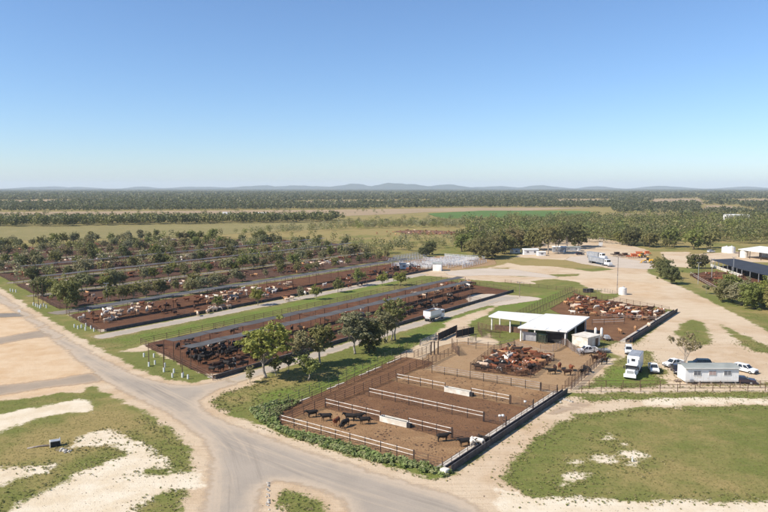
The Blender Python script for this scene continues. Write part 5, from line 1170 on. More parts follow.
# saddled horses tied by the race
def horse_builder(b):
    b.tube([(-0.85, 0, 1.25), (-0.6, 0, 1.22), (0, 0, 1.16), (0.45, 0, 1.2), (0.68, 0, 1.28)], [0.18, 0.30, 0.32, 0.31, 0.2], 12)
    b.tube([(0.55, 0, 1.3), (0.85, 0, 1.65), (1.02, 0, 1.95)], [0.24, 0.17, 0.12], 10); b.tube([(0.98, 0, 1.98), (1.2, 0, 1.85), (1.45, 0, 1.62)], [0.12, 0.12, 0.075], 9)
    for s in (-1, 1):
        b.tube([(0.97, s * 0.06, 2.02), (0.98, s * 0.08, 2.18)], [0.05, 0.02], 5)
        b.tube([(0.5, s * 0.16, 1.2), (0.5, s * 0.17, 0.8), (0.51, s * 0.16, 0.52), (0.48, s * 0.16, 0.12), (0.51, s * 0.16, 0)], [0.16, 0.1, 0.07, 0.055, 0.07], 8)
        b.tube([(-0.65, s * 0.16, 1.25), (-0.6, s * 0.18, 0.9), (-0.76, s * 0.17, 0.58), (-0.72, s * 0.16, 0.12), (-0.69, s * 0.16, 0)], [0.22, 0.16, 0.08, 0.055, 0.07], 8)
    b.tube([(-0.98, 0, 1.35), (-1.12, 0, 1.05), (-1.1, 0, 0.55)], [0.06, 0.08, 0.05], 6); b.tube([(0.5, 0, 1.5), (0.8, 0, 1.85), (0.93, 0, 2.05)], [0.06, 0.07, 0.04], 6)
HORSE = remesh_body('horse_body', horse_builder, M['hide'])
for (x, y, a, col, lab) in ((594.5, 362.5, 200, 'dark brown', 'dark brown saddled horse left of the horses tied by the race'), (599.5, 362, 330, 'brown', 'brown saddled horse in the middle of the tied horses'), (604.5, 364.5, 10, 'black', 'black saddled horse at the right of the tied horses'), (602, 359, 190, 'red-brown', 'chestnut saddled horse behind the other tied horses')):
    root = empty('horse', P(x, y), R(a)); tag(root, lab, 'horse'); o = link('body', HORSE, root); o.color = (*HIDES[col], 1.0)
    b = MB(); b.profile([(-0.3, 1.5), (0.28, 1.5), (0.34, 1.68), (0.2, 1.6), (-0.2, 1.6), (-0.34, 1.7)], -0.24, 0.24); b.build('saddle', M['saddle'], root)
    for s in (-1, 1): b = MB(); b.box((0, s * 0.33, 1.28), (0.42, 0.05, 0.5)); b.build('saddle_flap', M['saddle'], root)

# ------------------------------------------------------------------ trees
def leaf_material(name, attr_tint=None):
    m, t = nt(name); g = N(t)
    oi = g.new('ShaderNodeObjectInfo'); isl = g.new('ShaderNodeNewGeometry').outputs['Random Per Island']
    base = oi.outputs['Color'] if attr_tint is None else g.new('ShaderNodeAttribute', attribute_name='tint').outputs['Color']
    c = g.mix(g.rng(isl, 0.0, 1.0, 0, 1, False), g.mix(0.22, base, (0.04, 0.046, 0.02)), g.mix(0.35, base, (0.34, 0.33, 0.12)))
    d = g.new('ShaderNodeBsdfPrincipled'); g.set(d.inputs['Base Color'], c); d.inputs['Roughness'].default_value = 0.6; d.inputs['Specular IOR Level'].default_value = 0.25
    tr = g.new('ShaderNodeBsdfTranslucent'); g.set(tr.inputs['Color'], g.mix(0.4, c, (0.16, 0.2, 0.03)))
    mx = g.new('ShaderNodeMixShader'); mx.inputs[0].default_value = 0.35; t.links.new(d.outputs[0], mx.inputs[1]); t.links.new(tr.outputs[0], mx.inputs[2])
    o = g.new('ShaderNodeOutputMaterial'); t.links.new(mx.outputs[0], o.inputs[0])
    return m
M['leaf'] = leaf_material('eucalypt_leaves'); M['leaf_far'] = leaf_material('woodland_leaves', True); M['weed'] = leaf_material('weed_leaves', True)
def leaf_quads(c, size, rng, aspect=1.5, out=None, bias=0.9, up=0.45):
    """small quads round centres c (N,3), size (N,), leaning to face outwards (out) and up"""
    n = len(c); nn = rng.normal(size=(n, 3)) * 0.75
    if out is not None: nn += out * bias
    nn[:, 2] += up; nn /= np.linalg.norm(nn, axis=1)[:, None] + 1e-9
    a = np.cross(nn, rng.normal(size=(n, 3))); a /= np.linalg.norm(a, axis=1)[:, None] + 1e-9; b = np.cross(nn, a)
    A = a * (size * aspect / 2)[:, None]; B = b * (size / 2)[:, None]
    return np.stack([c - A, c - A * 0.1 + B, c + A, c + A * 0.1 - B], 1).reshape(-1, 3)
def make_tree(seed, H, Rr, base, ncl, nleaf, ls, mat_b='bark', flat=1.0, rc=0.36, lean=0.0, stems=1):
    rng = np.random.default_rng(seed); r = random.Random(seed); b = MB(); cen = []
    zc = (base + H) / 2; hz = (H - base) / 2
    tries = 0
    while len(cen) < ncl and tries < 4000:
        tries += 1; v = rng.normal(size=3); v /= np.linalg.norm(v); q = v * (r.random() ** 0.45)
        p = np.array([q[0] * Rr * 0.78, q[1] * Rr * 0.78, zc + q[2] * hz * 0.82])
        if p[2] < base * 0.95: continue
        w = Rr * rc * 0.75
        if all(np.linalg.norm(p - k) > w for k in cen): cen.append(p)
    for sN in range(stems):
        off = Vector((r.uniform(-.5, .5), r.uniform(-.5, .5), 0)) if stems > 1 else Vector((0, 0, 0))
        top = Vector((lean * H * 0.3 + r.uniform(-.4, .4), r.uniform(-.4, .4), base + hz * 0.7)) + off * 3
        mid = off + Vector((r.uniform(-.25, .25), r.uniform(-.25, .25), base * 0.6)); tr0 = (0.019 * H) / math.sqrt(stems)
        b.tube([off, off + Vector((0, 0, 0.4)), mid, mid.lerp(top, 0.5), top], [tr0 * 1.3, tr0, tr0 * 0.85, tr0 * 0.6, tr0 * 0.25], 7)
        for i, c in enumerate(cen):
            if i % stems != sN: continue
            k = r.uniform(0.25, 0.8); st = mid.lerp(top, k) if c[2] > mid.z else mid
            e = Vector(c); m1 = st.lerp(e, 0.5) + Vector((r.uniform(-.3, .3), r.uniform(-.3, .3), -0.1 * (e - st).length + 0.3))
            b.tube([st, m1, e], [tr0 * 0.42, tr0 * 0.25, tr0 * 0.08], 5, False)
    tm = b.mesh('trunk', M[mat_b], True)
    P_ = []; S_ = []; O_ = []
    wts = rng.uniform(0.35, 1.7, len(cen)); wts /= wts.sum()
    for c, w in zip(cen, wts):          # each clump is a handful of ragged sub-clumps
        n = int(nleaf * w); rr = Rr * rc * rng.uniform(0.6, 1.4); ks = 6
        sub = rng.normal(size=(ks, 3)) * rr * np.array([0.5, 0.5, 0.42 * flat]); srad = rr * rng.uniform(0.28, 0.62, ks)
        pick = rng.integers(0, ks, n); v = rng.normal(size=(n, 3)); v /= np.linalg.norm(v, axis=1)[:, None]
        rad = rng.random(n) ** 0.5; off = sub[pick] + v * (rad * srad[pick])[:, None] * np.array([1, 1, 0.9]); off[:, 2] -= 0.1 * rr * rad
        o_ = v + off / (rr + 1e-6) * 0.8; o_ /= np.linalg.norm(o_, axis=1)[:, None] + 1e-9
        P_.append(c + off); O_.append(o_); S_.append(ls * rng.uniform(0.6, 1.35, n))
    pts = np.concatenate(P_); S_ = np.concatenate(S_); pts[:, 2] = np.maximum(pts[:, 2], 0.15)
    cm = npmesh('crown', leaf_quads(pts, S_, rng, 1.5, np.concatenate(O_)), 4, M['leaf'])
    return tm, cm
TV = {}
TV['gum'] = [make_tree(11 + k, 11.0, 4.0, 2.4, 34, 7000, 0.27, 'bark', 1.25, 0.27, stems=1 + k % 2) for k in range(4)]
TV['tall'] = [make_tree(31 + k, 13.0, 3.8, 3.4, 34, 6500, 0.28, 'bark', 1.3, 0.26, stems=1 + k % 2) for k in range(3)]
TV['dense'] = [make_tree(51 + k, 9.0, 4.4, 1.0, 38, 7500, 0.30, 'dark_bark', 1.1, 0.31, stems=2) for k in range(3)]
TV['round'] = [make_tree(71 + k, 6.5, 3.1, 1.6, 22, 3800, 0.25, 'bark', 1.1, 0.32) for k in range(3)]
TV['sapling'] = [make_tree(81 + k, 5.2, 1.8, 1.3, 14, 1900, 0.22, 'bark', 1.2, 0.36) for k in range(3)]
TV['bare'] = [make_tree(101, 9.5, 4.6, 3.0, 15, 1500, 0.26, 'bark', 0.8, 0.24, stems=3)]
TV['mid'] = [make_tree(111 + k, 9.5, 3.8, 1.5, 24, 2600, 0.38, 'dark_bark', 1.2, 0.33, stems=1 + k % 2) for k in range(5)]
OLIVE = (0.26, 0.235, 0.09); GREEN = (0.25, 0.265, 0.065); BRIGHT = (0.33, 0.33, 0.065); GREY = (0.32, 0.295, 0.17); DARK = (0.14, 0.14, 0.062); BROWNISH = (0.30, 0.235, 0.12)
NT = [0]
def tree(kind, p, h, tint, label, group=None, wide=1.0, name='gum_tree', v=None):
    var = TV[kind]; r = random.Random(NT[0] * 7 + 3); tm, cm = var[NT[0] % len(var) if v is None else v]; NT[0] += 1
    H0 = {'gum': 11.0, 'tall': 13.0, 'dense': 9.0, 'round': 6.5, 'sapling': 5.2, 'scrub': 3.2, 'bare': 9.5, 'mid': 9.5}[kind]; k = h / H0
    root = empty(name, (p.x, p.y, 0), r.uniform(0, 6.28)); root.scale = (k * wide, k * wide, k); tag(root, label, 'tree' if kind != 'scrub' else 'shrub', group)
    o = link('trunk', tm, root); o = link('crown', cm, root); j = r.uniform(0.85, 1.18); o.color = (tint[0] * j * r.uniform(.92, 1.1), tint[1] * j, tint[2] * j * r.uniform(.85, 1.15), 1)
    return root
# singled-out trees
tree('gum', P(265.5, 378), 12.2, BRIGHT, 'tall bright green gum left of the grassy bank', wide=1.42, v=0)
tree('tall', P(320, 365), 11.0, OLIVE, 'olive gum standing second along the grassy bank', wide=1.2, v=0)
tree('gum', P(303, 368), 9.0, GREY, 'grey-green gum leaning over the feed road', wide=1.15, v=1)
tree('sapling', P(308.5, 381), 6.2, GREEN, 'small bright green sapling before the bank trees', wide=1.35, v=0)
tree('gum', P(355, 354), 11.2, GREY, 'grey-green rounded gum in the middle of the bank', wide=1.35, v=2)
tree('dense', P(370, 353), 8.6, DARK, 'dark gum between the two larger bank gums', wide=0.95, v=0)
tree('tall', P(393, 340), 12.0, OLIVE, 'tall gum with pale trunk at the right end of the bank', wide=1.35, v=1)
tree('gum', P(386, 343), 8.8, GREY, 'grey gum just left of the pale-trunked bank gum', wide=1.15, v=3)
tree('sapling', P(250, 383), 3.6, GREY, 'little grey sapling by the mouth of the feed road', v=1)
tree('sapling', P(288, 373), 4.2, DARK, 'dark sapling beside the feed road', v=2)
tree('sapling', P(276, 376), 4.6, OLIVE, 'thin olive sapling right of the bright green gum', v=0)
tree('bare', P(684, 369), 8.6, BROWNISH, 'scraggy brown tree with bare branches behind the office', wide=1.05)
tree('round', P(258, 305.5), 6.6, BRIGHT, 'bright green tree with white trunk by the second row bunk', wide=0.9)
tree('round', P(218, 308.5), 4.6, GREEN, 'low round green tree inside the second row')
tree('round', P(300, 299.5), 5.2, GREY, 'grey tree at the bunk right of the bright green one', wide=0.7)
tree('round', P(316.5, 299.5), 5.4, GREEN, 'green tree between the grey tree and the leaning one')
tree('round', P(338, 292.5), 5.6, OLIVE, 'olive tree on the strip by the second feed road')
tree('gum', P(358.5, 286), 7.8, GREEN, 'spreading green gum near the far end of the second feed road', wide=1.1)
tree('round', P(382, 285.5), 5.4, BRIGHT, 'left one of two bright green trees by the pale track', wide=1.1)
tree('round', P(400, 285.5), 6.0, BRIGHT, 'right one of two bright green trees by the pale track', wide=1.2)
tree('dense', P(66.5, 309), 11.0, OLIVE, 'big dark olive tree at the road end of the third row', wide=1.0)
tree('dense', P(664, 279), 9.0, DARK, 'dark bushy tree left of its twin on the right grass', wide=1.0)
tree('dense', P(672, 284), 8.0, DARK, 'dark bushy tree nearest the wide dirt road', wide=1.1)
tree('dense', P(660, 272), 8.0, OLIVE, 'olive bushy tree behind the dark pair on the right')
tree('dense', P(692, 268.5), 7.6, DARK, 'round dark bush left of the light pole', wide=0.95)
tree('dense', P(702, 268.5), 7.6, (0.07, 0.06, 0.03), 'round brownish bush right of the light pole', wide=0.9)
for (x, y, h, c, lab) in ((706, 294, 4.2, GREY, 'thin grey tree left of the right-hand group'), (724, 302, 8.5, OLIVE, 'olive tree at the left of the right-hand group'), (732, 298, 9.5, GREEN, 'green tree behind the right-hand group'), (743, 306, 9.5, GREY, 'grey-green tree in the middle of the right-hand group'), (753, 309, 9.0, GREEN, 'green tree at the front of the right-hand group'), (766, 307, 10.5, BRIGHT, 'yellow-green tree at the right edge of the frame'), (778, 313, 10, OLIVE, 'olive tree past the right edge group')):
    tree('dense' if h > 5 else 'sapling', P(x, y), h, c, lab, wide=1.15)
for (x, y, h, w_, c, lab) in ((548, 254, 21, 1.05, OLIVE, 'tallest gum rising behind the white tree-side office'), (557, 253, 19, 1.1, OLIVE, 'broad gum right of the tallest one in the far yard'), (567, 249, 19, 1.2, DARK, 'dark gum at the right of the far yard trees'), (577, 247, 17, 1.2, DARK, 'dark tree beside the far yard clearing'), (536, 250, 16, 1.1, OLIVE, 'gum left of the tallest one in the far yard')):
    tree('tall' if h > 18 else 'dense', P(x, y), h, c, lab, wide=w_)
for (x, y, h, c, lab) in ((475, 256, 11.6, OLIVE, 'first tree right of the steel yards'), (484, 259, 13.0, OLIVE, 'broad olive tree behind the steel yards'), (493, 257, 13.8, BROWNISH, 'brownish tree behind the steel yards'), (503, 254, 14.5, OLIVE, 'tree left of the small white hut'), (481, 252, 13.0, DARK, 'dark tree behind the broad olive one'), (512, 249, 14.5, BROWNISH, 'brownish tree behind the small white hut'), (498, 249, 14.5, OLIVE, 'olive tree on the edge of the far yard wood'), (429, 255, 8.5, DARK, 'dark bushy tree above the steel yards'), (424, 257, 6.5, DARK, 'smaller dark tree left of the dark bushy one')):
    tree('dense', P(x, y), h, c, lab, wide=1.15)
# trees strung along the feedlot lanes
rt = random.Random(5)
def lane_trees(t, s0, s1, n, hmin, hmax, cols, label, group, jit=1.6):
    for k in range(n):
        s = s0 + (s1 - s0) * (k + rt.uniform(0.1, 0.9)) / n
        h = rt.uniform(hmin, hmax); c = rt.choice(cols)
        tree(rt.choice(['round', 'round', 'gum', 'dense', 'mid']), W(s, t + rt.uniform(-jit, jit)), h, c, look(h, c) + ' ' + label, group, rt.uniform(0.9, 1.25))
oc = [OLIVE, OLIVE, GREY, GREY, GREEN, DARK, BROWNISH]
def look(h, c): return ('low ' if h < 6 else 'tall ' if h > 7.5 else 'medium ') + {OLIVE: 'olive', GREY: 'grey-green', GREEN: 'green', DARK: 'dark green', BROWNISH: 'brownish', BRIGHT: 'bright green'}[c]
for (x, y, h, c) in ((122, 302, 6.5, OLIVE), (134, 301, 7.0, OLIVE), (146, 299, 6.6, GREY), (158, 297.5, 7.2, OLIVE), (163, 297, 6.6, DARK), (105, 289, 5.5, GREEN), (192, 294, 6.2, GREY), (202, 292, 6.5, GREY), (212, 290, 6.0, GREY), (222, 288, 6.0, BROWNISH), (281, 272, 6.5, OLIVE), (294, 268, 8.0, GREEN), (236, 272, 5.0, BRIGHT), (173, 272, 4.6, BRIGHT)):
    tree('gum' if h > 6.2 else 'round', P(x, y), h, c, look(h, c) + ' tree on the verge of the grey lane behind the cream cattle', 'trees along the first grey lane', 1.25)
lane_trees(-217, 120, 315, 20, 4, 6.5, oc, 'tree in the far part of the third row lane', 'trees along the third row')
lane_trees(-247, 128, 330, 26, 4.5, 8, oc, 'tree along the lane behind the third row', 'trees behind the third row')
lane_trees(-256, 132, 340, 14, 3.5, 6, oc, 'tree among the pens of the fourth row', 'trees in the fourth row')
lane_trees(-289, 140, 368, 24, 5, 9, oc, 'tree along the lane behind the fourth row', 'trees behind the fourth row')
lane_trees(-331, 150, 385, 26, 5, 9, oc, 'tree along the lane behind the fifth row', 'trees behind the fifth row')
lane_trees(-372, 160, 380, 24, 5, 9, oc, 'tree along the lane behind the sixth row', 'trees behind the sixth row')
lane_trees(-413, 170, 355, 22, 5, 9, oc, 'tree along the lane behind the seventh row', 'trees behind the seventh row')
lane_trees(-458, 185, 335, 26, 5, 9, oc, 'tree on the far edge of the feedlot', 'trees on the far edge', 6)
# woodland behind the far yard: the nearest trees singly, the rest as one mass
def poly_pts(px, dens, seed, mind=0.0):
    q = PX(px); xs = [p.x for p in q]; ys = [p.y for p in q]; r = np.random.default_rng(seed); A = (max(xs) - min(xs)) * (max(ys) - min(ys)); n = int(A * dens)
    X_, Y_ = r.uniform(min(xs), max(xs), n), r.uniform(min(ys), max(ys), n); k = inpoly(q, X_, Y_); return np.stack([X_[k], Y_[k]], 1)
near_wood = poly_pts([(590, 243), (652, 248), (690, 250), (716, 249), (735, 246), (780, 244), (840, 246), (840, 222), (600, 221), (470, 224), (455, 250), (470, 254), (520, 248), (540, 245), (575, 243)], 1 / 62.0, 3)
gap = np.sin(near_wood[:, 0] / 17 + near_wood[:, 1] / 29) + np.sin(near_wood[:, 0] / 41 - near_wood[:, 1] / 23 + 1) + RNG.normal(size=len(near_wood)) * 0.6
near_wood = near_wood[gap > -0.75]; near_wood = near_wood[np.argsort(near_wood[:, 1])]
budget = 300 - NT[0]; vis = [i for i, (x, y) in enumerate(near_wood) if abs(x) < 0.6 * y + 20]
single = set(vis[:max(0, budget)])
for i in sorted(single):
    x, y = near_wood[i]; h = rt.choice([rt.uniform(5, 9), rt.uniform(8, 15)]); c = rt.choice([OLIVE, OLIVE, GREEN, GREEN, DARK, DARK, BROWNISH, GREY]); side = 'left of the far yard clearing' if x < 75 else 'behind the far yard clearing' if x < 135 else 'behind the orange machines' if x < 190 else 'behind the machinery shed'
    tree('mid', Vector((x, y, 0)), h, c, ('shorter ' if h < 11 else 'taller ') + look(7, c)[7:] + ' woodland tree ' + side, 'woodland edge trees', rt.uniform(1.0, 1.4))
def mass(name, label, pts, hmin, hmax, nq, qs, tints, seed, wide=0.42):
    r = np.random.default_rng(seed); n = len(pts); h = r.uniform(hmin, hmax, n); rad = h * wide * r.uniform(0.8, 1.25, n)
    v = r.normal(size=(n, nq, 3)); v /= np.linalg.norm(v, axis=2)[..., None]; v *= (r.random((n, nq, 1)) ** 0.4)
    c = np.empty((n, nq, 3)); c[..., 0] = pts[:, None, 0] + v[..., 0] * rad[:, None]; c[..., 1] = pts[:, None, 1] + v[..., 1] * rad[:, None]; c[..., 2] = h[:, None] * 0.56 + v[..., 2] * h[:, None] * 0.42
    sz = np.repeat(h * qs, nq) * r.uniform(0.7, 1.3, n * nq)
    me = npmesh(name, leaf_quads(c.reshape(-1, 3), sz, r, 1.15, v.reshape(-1, 3), 1.2), 4, M['leaf_far'])
    tt = np.array(tints)[r.integers(0, len(tints), n)] * r.uniform(0.8, 1.2, (n, 1)); col = np.concatenate([np.repeat(tt, nq * 4, 0), np.ones((n * nq * 4, 1))], 1).astype(np.float32)
    at = me.attributes.new('tint', 'FLOAT_COLOR', 'POINT'); at.data.foreach_set('color', col.ravel())
    return tag(link(name, me), label, 'woodland', None, 'stuff')
rest = np.array([near_wood[i] for i in range(len(near_wood)) if i not in single])
mass('woodland', 'dense green woodland filling the right middle distance', rest, 5, 15, 120, 0.085, [DARK, GREEN, DARK, DARK, OLIVE, BROWNISH, (0.17, 0.14, 0.06), (0.12, 0.15, 0.045), (0.15, 0.165, 0.05)], 1, 0.5)
belt = poly_pts([(-60, 227), (60, 226.5), (200, 224), (330, 222.5), (345, 219.5), (200, 221), (60, 222), (-60, 222.5)], 1 / 45.0, 4)
mass('tree_belt', 'straight plantation belt of dark trees beyond the dry pasture', belt, 9, 12.5, 50, 0.15, [DARK, (0.06, 0.075, 0.04), OLIVE], 2, 0.36)
belt2 = np.concatenate([poly_pts([(200, 239), (260, 235), (330, 231), (400, 228), (480, 228), (470, 223), (380, 223.5), (330, 226), (230, 234)], 1 / 100.0, 5), poly_pts([(345, 229), (480, 227.5), (560, 226), (560, 221.5), (470, 222), (345, 225)], 1 / 60.0, 6), poly_pts([(0, 241), (330, 234), (345, 238), (200, 243), (0, 245)], 1 / 420., 7), poly_pts([(345, 250), (420, 246), (470, 240), (470, 246), (430, 252), (360, 256)], 1 / 90., 8), poly_pts([(330, 240), (480, 236), (480, 243), (420, 248), (340, 247)], 1 / 230., 13), poly_pts([(-40, 246), (230, 243), (340, 243), (420, 247), (400, 254), (300, 264), (120, 276), (20, 288), (-40, 296)], 1 / 170., 9), poly_pts([(-40, 213), (330, 211), (420, 212), (330, 216), (-40, 217)], 1 / 1400., 12), poly_pts([(330, 220), (470, 219), (470, 221), (330, 222)], 1 / 400., 10)])
mass('scattered_trees', 'scattered low trees in the pasture between the feedlot and the woods', belt2, 3.5, 8.5, 90, 0.095, [OLIVE, DARK, GREY, GREEN, GREY, OLIVE, BROWNISH], 3, 0.42)
# forest out to the plain
CLEAR = [PX(q) for q in ([(-80, 212), (330, 209.3), (470, 207.2), (612, 207.6), (620, 221), (430, 220), (345, 217), (200, 219), (-80, 220)], [(650, 199), (700, 198.5), (708, 204), (655, 205)], [(700, 204.5), (735, 205), (760, 211), (700, 212)], [(728, 199), (790, 198.5), (790, 203.5), (745, 204)], [(-40, 201), (60, 199.5), (115, 202), (-40, 204)], [(215, 202.5), (330, 200.3), (440, 199.8), (430, 202.5), (330, 204)], [(755, 208), (800, 208), (800, 212.5), (750, 212.5)], [(610, 213), (680, 213.5), (680, 219.5), (610, 219.5)], [(540, 199.5), (610, 199), (610, 203), (560, 203.5)])]
def forest(d0, d1, dens, seed):
    r = np.random.default_rng(seed); A = (d1 - d0) * (d0 + d1) * 0.62; n = int(A * dens); D = np.sqrt(r.uniform(d0 * d0, d1 * d1, n)); x = r.uniform(-0.62, 0.62, n) * D; k = np.ones(n, bool)
    for q in CLEAR: k &= ~inpoly(q, x, D)
    g_ = np.sin(x / 380 + D / 130) + np.sin(x / 240 - D / 95 + 2) + np.sin(x / 700 + 1) * np.sin(D / 170) + r.normal(size=n) * 0.5; k &= g_ > -1.05
    return np.stack([x[k], D[k]], 1)
FT = [(0.065, 0.076, 0.05), (0.09, 0.092, 0.06), (0.05, 0.062, 0.043), (0.125, 0.112, 0.07)]
f1 = forest(880, 1500, 1 / 95., 21); f1 = f1[~((f1[:, 1] < 960) & (f1[:, 0] < 250))]
mass('forest', 'flat grey-green bushland spreading behind the fields', f1, 4, 12, 26, 0.24, FT, 5, 0.5)
mass('forest', 'hazy bushland farther out on the plain', forest(1500, 2800, 1 / 240., 22), 4, 13, 14, 0.42, FT, 6, 0.75)
mass('forest', 'pale blue-green bushland below the horizon', forest(2800, 6000, 1 / 1500., 23), 8, 13, 9, 0.9, FT, 7, 1.6)
cxs = np.linspace(-11000, 11000, 360); cys = np.geomspace(5600, 13600, 90); CXX, CYY = np.meshgrid(cxs, cys); rr_ = np.random.default_rng(9)
CZ = 7.0 + 4.0 * np.sin(CXX / 260 + CYY / 700) * np.sin(CYY / 420) + rr_.normal(size=CXX.shape) * 2.0
m, t = nt('distant_bushland'); g = N(t); p = g.pos(); n1 = g.noise(g.scale(p, (0.25, 1, 1)), 0.0016, 4); n2 = g.noise(p, 0.012, 4)
c = g.mix(g.rng(n2, 0.3, 0.7), (0.045, 0.055, 0.035), (0.085, 0.088, 0.055)); c = g.mix(g.rng(n1, 0.6, 0.68, 0, 0.7), c, (0.30, 0.24, 0.16)); g.out(c, 0.95, 0.05)
me, _ = gridmesh('distant_bushland', cxs, cys, CZ, m, False); tag(link('distant_bushland', me), 'continuous bushland reaching the horizon', 'woodland', None, 'stuff')

# ------------------------------------------------------------------ weeds and grass
def tufts(name, label, pts, hmin, hmax, nb, spread, tints, seed, aspect=2.2, leaf=0.6):
    r = np.random.default_rng(seed); n = len(pts); h = r.uniform(hmin, hmax, n); v = r.normal(size=(n, nb, 3)); v /= np.linalg.norm(v, axis=2)[..., None]
    v *= (r.random((n, nb, 1)) ** 0.5); c = np.empty((n, nb, 3)); c[..., 0] = pts[:, None, 0] + v[..., 0] * h[:, None] * spread; c[..., 1] = pts[:, None, 1] + v[..., 1] * h[:, None] * spread; c[..., 2] = h[:, None] * (0.45 + 0.45 * v[..., 2])
    sz = np.repeat(h * leaf, nb) * r.uniform(0.6, 1.3, n * nb); me = npmesh(name, leaf_quads(c.reshape(-1, 3), sz, r, aspect, v.reshape(-1, 3), 0.5, 1.3), 4, M['weed'])
    tt = np.array(tints)[r.integers(0, len(tints), n)] * r.uniform(0.8, 1.2, (n, 1)); col = np.concatenate([np.repeat(tt, nb * 4, 0), np.ones((n * nb * 4, 1))], 1).astype(np.float32)
    at = me.attributes.new('tint', 'FLOAT_COLOR', 'POINT'); at.data.foreach_set('color', col.ravel()); return tag(link(name, me), label, None, None, 'stuff')
WEED = [(0.27, 0.34, 0.12), (0.32, 0.37, 0.16), (0.23, 0.31, 0.09), (0.34, 0.35, 0.16)]
wp = np.concatenate([poly_pts([(262, 408), (276, 418), (279, 427), (330, 441), (452, 472), (446, 478), (380, 463), (320, 447), (275, 431), (256, 420), (250, 412)], 5.5, 31), poly_pts([(250, 411), (270, 404), (290, 402), (300, 402), (284, 412), (276, 420), (262, 418)], 4.0, 32)])
tufts('roadside_weeds', 'tall leafy green weeds between the road and the front fence', wp, 0.3, 0.9, 34, 0.6, WEED, 1, 1.6, 0.38)
dp = np.concatenate([poly_pts([(210, 400), (260, 382), (330, 372), (420, 336), (432, 340), (395, 352), (290, 400), (250, 410), (225, 410)], 1.3, 33)])
tufts('bank_grass', 'rank green and straw coloured grass on the tree-lined bank', dp, 0.1, 0.36, 18, 0.9, [(0.30, 0.28, 0.10), (0.24, 0.26, 0.075), (0.42, 0.34, 0.16), (0.36, 0.30, 0.12)], 2, 2.0, 0.4)
# short grass over the open ground
gp = np.stack([RNG.uniform(-120, 150, 260000), RNG.uniform(70, 215, 260000)], 1); gp = gp[(np.abs(gp[:, 0]) < gp[:, 1] * 0.6 + 6)]
def at_grid(A_, q): return A_[np.clip(np.searchsorted(gy, q[:, 1]), 0, len(gy) - 1), np.clip(np.searchsorted(gx, q[:, 0]), 0, len(gx) - 1)]
bare = np.maximum(at_grid(a_tan, gp), at_grid(a_pale, gp)); gp = gp[bare < RNG.normal(-1.6, 1.0, len(gp))]
s_, t_ = gp[:, 0] * U.x + gp[:, 1] * U.y, gp[:, 0] * V.x + gp[:, 1] * V.y
k = ~((s_ > 80) & (s_ < 126) & (t_ > -84) & (t_ < -45)) & ~((t_ < -102.5) & (t_ > -150.5) & (s_ > 92)) & ~((t_ < -162) & (s_ > 100))
for q in (PX([(412, 366), (440, 345), (462, 341), (497, 345), (520, 338), (566, 341), (600, 350), (604, 356), (572, 386), (556, 392), (430, 375)]), BACK_YARD, PX([(684, 385), (740, 384), (742, 370), (684, 372)])): k &= ~inpoly(q, gp[:, 0], gp[:, 1])
gp = gp[k][:70000]
tufts('grass', 'short patchy green and straw grass on the open ground', gp, 0.03, 0.09, 5, 2.0, [(0.20, 0.205, 0.06), (0.24, 0.225, 0.075), (0.34, 0.27, 0.11), (0.18, 0.20, 0.055)], 3, 2.0, 0.8)

# taller tufts where the grass thins out into bare earth
ep = np.stack([RNG.uniform(-110, 120, 160000), RNG.uniform(72, 175, 160000)], 1); ep = ep[np.abs(ep[:, 0]) < ep[:, 1] * 0.6 + 4]; eb = np.maximum(at_grid(a_tan, ep), at_grid(a_pale, ep))
es, et = ep[:, 0] * U.x + ep[:, 1] * U.y, ep[:, 0] * V.x + ep[:, 1] * V.y; er = sdf(PX(MAIN_ROAD), ep[:, 0], ep[:, 1])
ep = ep[(np.abs(eb + 0.8) < np.abs(RNG.normal(0, 1.3, len(ep)))) & (np.abs(eb) < 5) & (er < -0.6) & ~((es > 78) & (es < 165) & (et > -90) & (et < -45)) & (et > -102)][:9000]
tufts('edge_tufts', 'straw and green tufts along the ragged edges of the grass', ep, 0.08, 0.26, 9, 0.8, [(0.24, 0.24, 0.075), (0.36, 0.29, 0.13), (0.20, 0.22, 0.06), (0.42, 0.34, 0.17)], 8, 2.4, 0.45)
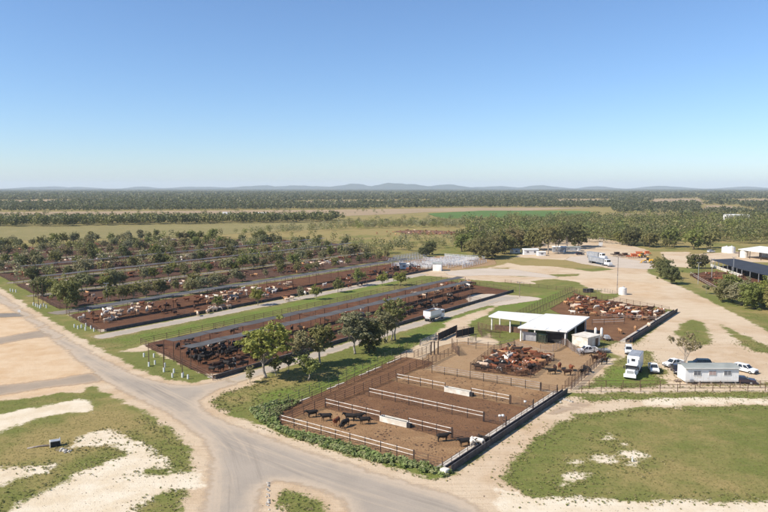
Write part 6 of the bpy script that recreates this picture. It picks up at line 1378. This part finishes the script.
# loose stones and clods on the bare ground
sp = np.stack([RNG.uniform(-120, 130, 60000), RNG.uniform(72, 190, 60000)], 1); sp = sp[np.abs(sp[:, 0]) < sp[:, 1] * 0.6 + 4]
br = np.maximum(at_grid(a_tan, sp), at_grid(a_pale, sp)); rd = sdf(PX(MAIN_ROAD), sp[:, 0], sp[:, 1]); ss, tt = sp[:, 0] * U.x + sp[:, 1] * U.y, sp[:, 0] * V.x + sp[:, 1] * V.y; sp = sp[(br > -0.5) & (rd < RNG.uniform(-1, 1.0, len(sp))) & ~((ss > 80) & (ss < 160) & (tt > -90) & (tt < -46)) & (tt > -102)][:5000]; n = len(sp)
O8 = np.array([(1, 0, 0), (0, 1, 0), (-1, 0, 0), (0, -1, 0), (0, 0, 0.8)]); F8 = np.array([(0, 1, 4), (1, 2, 4), (2, 3, 4), (3, 0, 4)])
szs = RNG.uniform(0.025, 0.075, n) * np.where(RNG.random(n) < 0.03, 2.2, 1); jit = O8[None] * RNG.uniform(0.6, 1.3, (n, 5, 3)); vv = jit * szs[:, None, None]; vv[..., 0] += sp[:, None, 0]; vv[..., 1] += sp[:, None, 1]; vv[..., 2] += 0.006
me = npmesh('loose_stones', vv[:, F8].reshape(-1, 3), 3, M['timber']); tag(link('loose_stones', me), 'loose stones and clods on the bare ground', None, None, 'stuff')
cl = []
for (a_, b_) in PENS:
    q = np.stack([RNG.uniform(a_, b_, 900), RNG.uniform(-78.5, -47.5, 900)], 1); q = q[np.sin(q[:, 0] * 1.1) + np.sin(q[:, 1] * 0.7 + q[:, 0] * 0.3) + RNG.normal(size=900) * 0.8 > 0.6]; cl.append(np.stack([q[:, 0] * U.x + q[:, 1] * V.x, q[:, 0] * U.y + q[:, 1] * V.y], 1))
sp = np.concatenate(cl); n = len(sp); szs = RNG.uniform(0.08, 0.28, n); jit = O8[None] * RNG.uniform(0.6, 1.4, (n, 5, 3)) * np.array([1, 1, 0.35]); vv = jit * szs[:, None, None]; vv[..., 0] += sp[:, None, 0]; vv[..., 1] += sp[:, None, 1]; vv[..., 2] += 0.012
M['clod'] = simple('manure_clod', (0.10, 0.055, 0.03), (0.06, 0.035, 0.022), 0.95, 1.0)
me = npmesh('manure_clods', vv[:, F8].reshape(-1, 3), 3, M['clod']); tag(link('manure_clods', me), 'dark manure clods on the floors of the near pens', None, None, 'stuff')
# ------------------------------------------------------------------ air
b = MB(); b.box((0, 15000, 120), (44000, 34000, 242)); hz = b.build('haze', None); hz['kind'] = 'stuff'; hz['label'] = 'thin pale daylight haze over the plain'
m, t = nt('haze_air'); pv = t.nodes.new('ShaderNodeVolumePrincipled'); pv.inputs['Color'].default_value = (0.80, 0.90, 1.0, 1); pv.inputs['Density'].default_value = 0.00006; pv.inputs['Anisotropy'].default_value = 0.0
o = t.nodes.new('ShaderNodeOutputMaterial'); t.links.new(pv.outputs[0], o.inputs['Volume']); hz.data.materials.append(m)
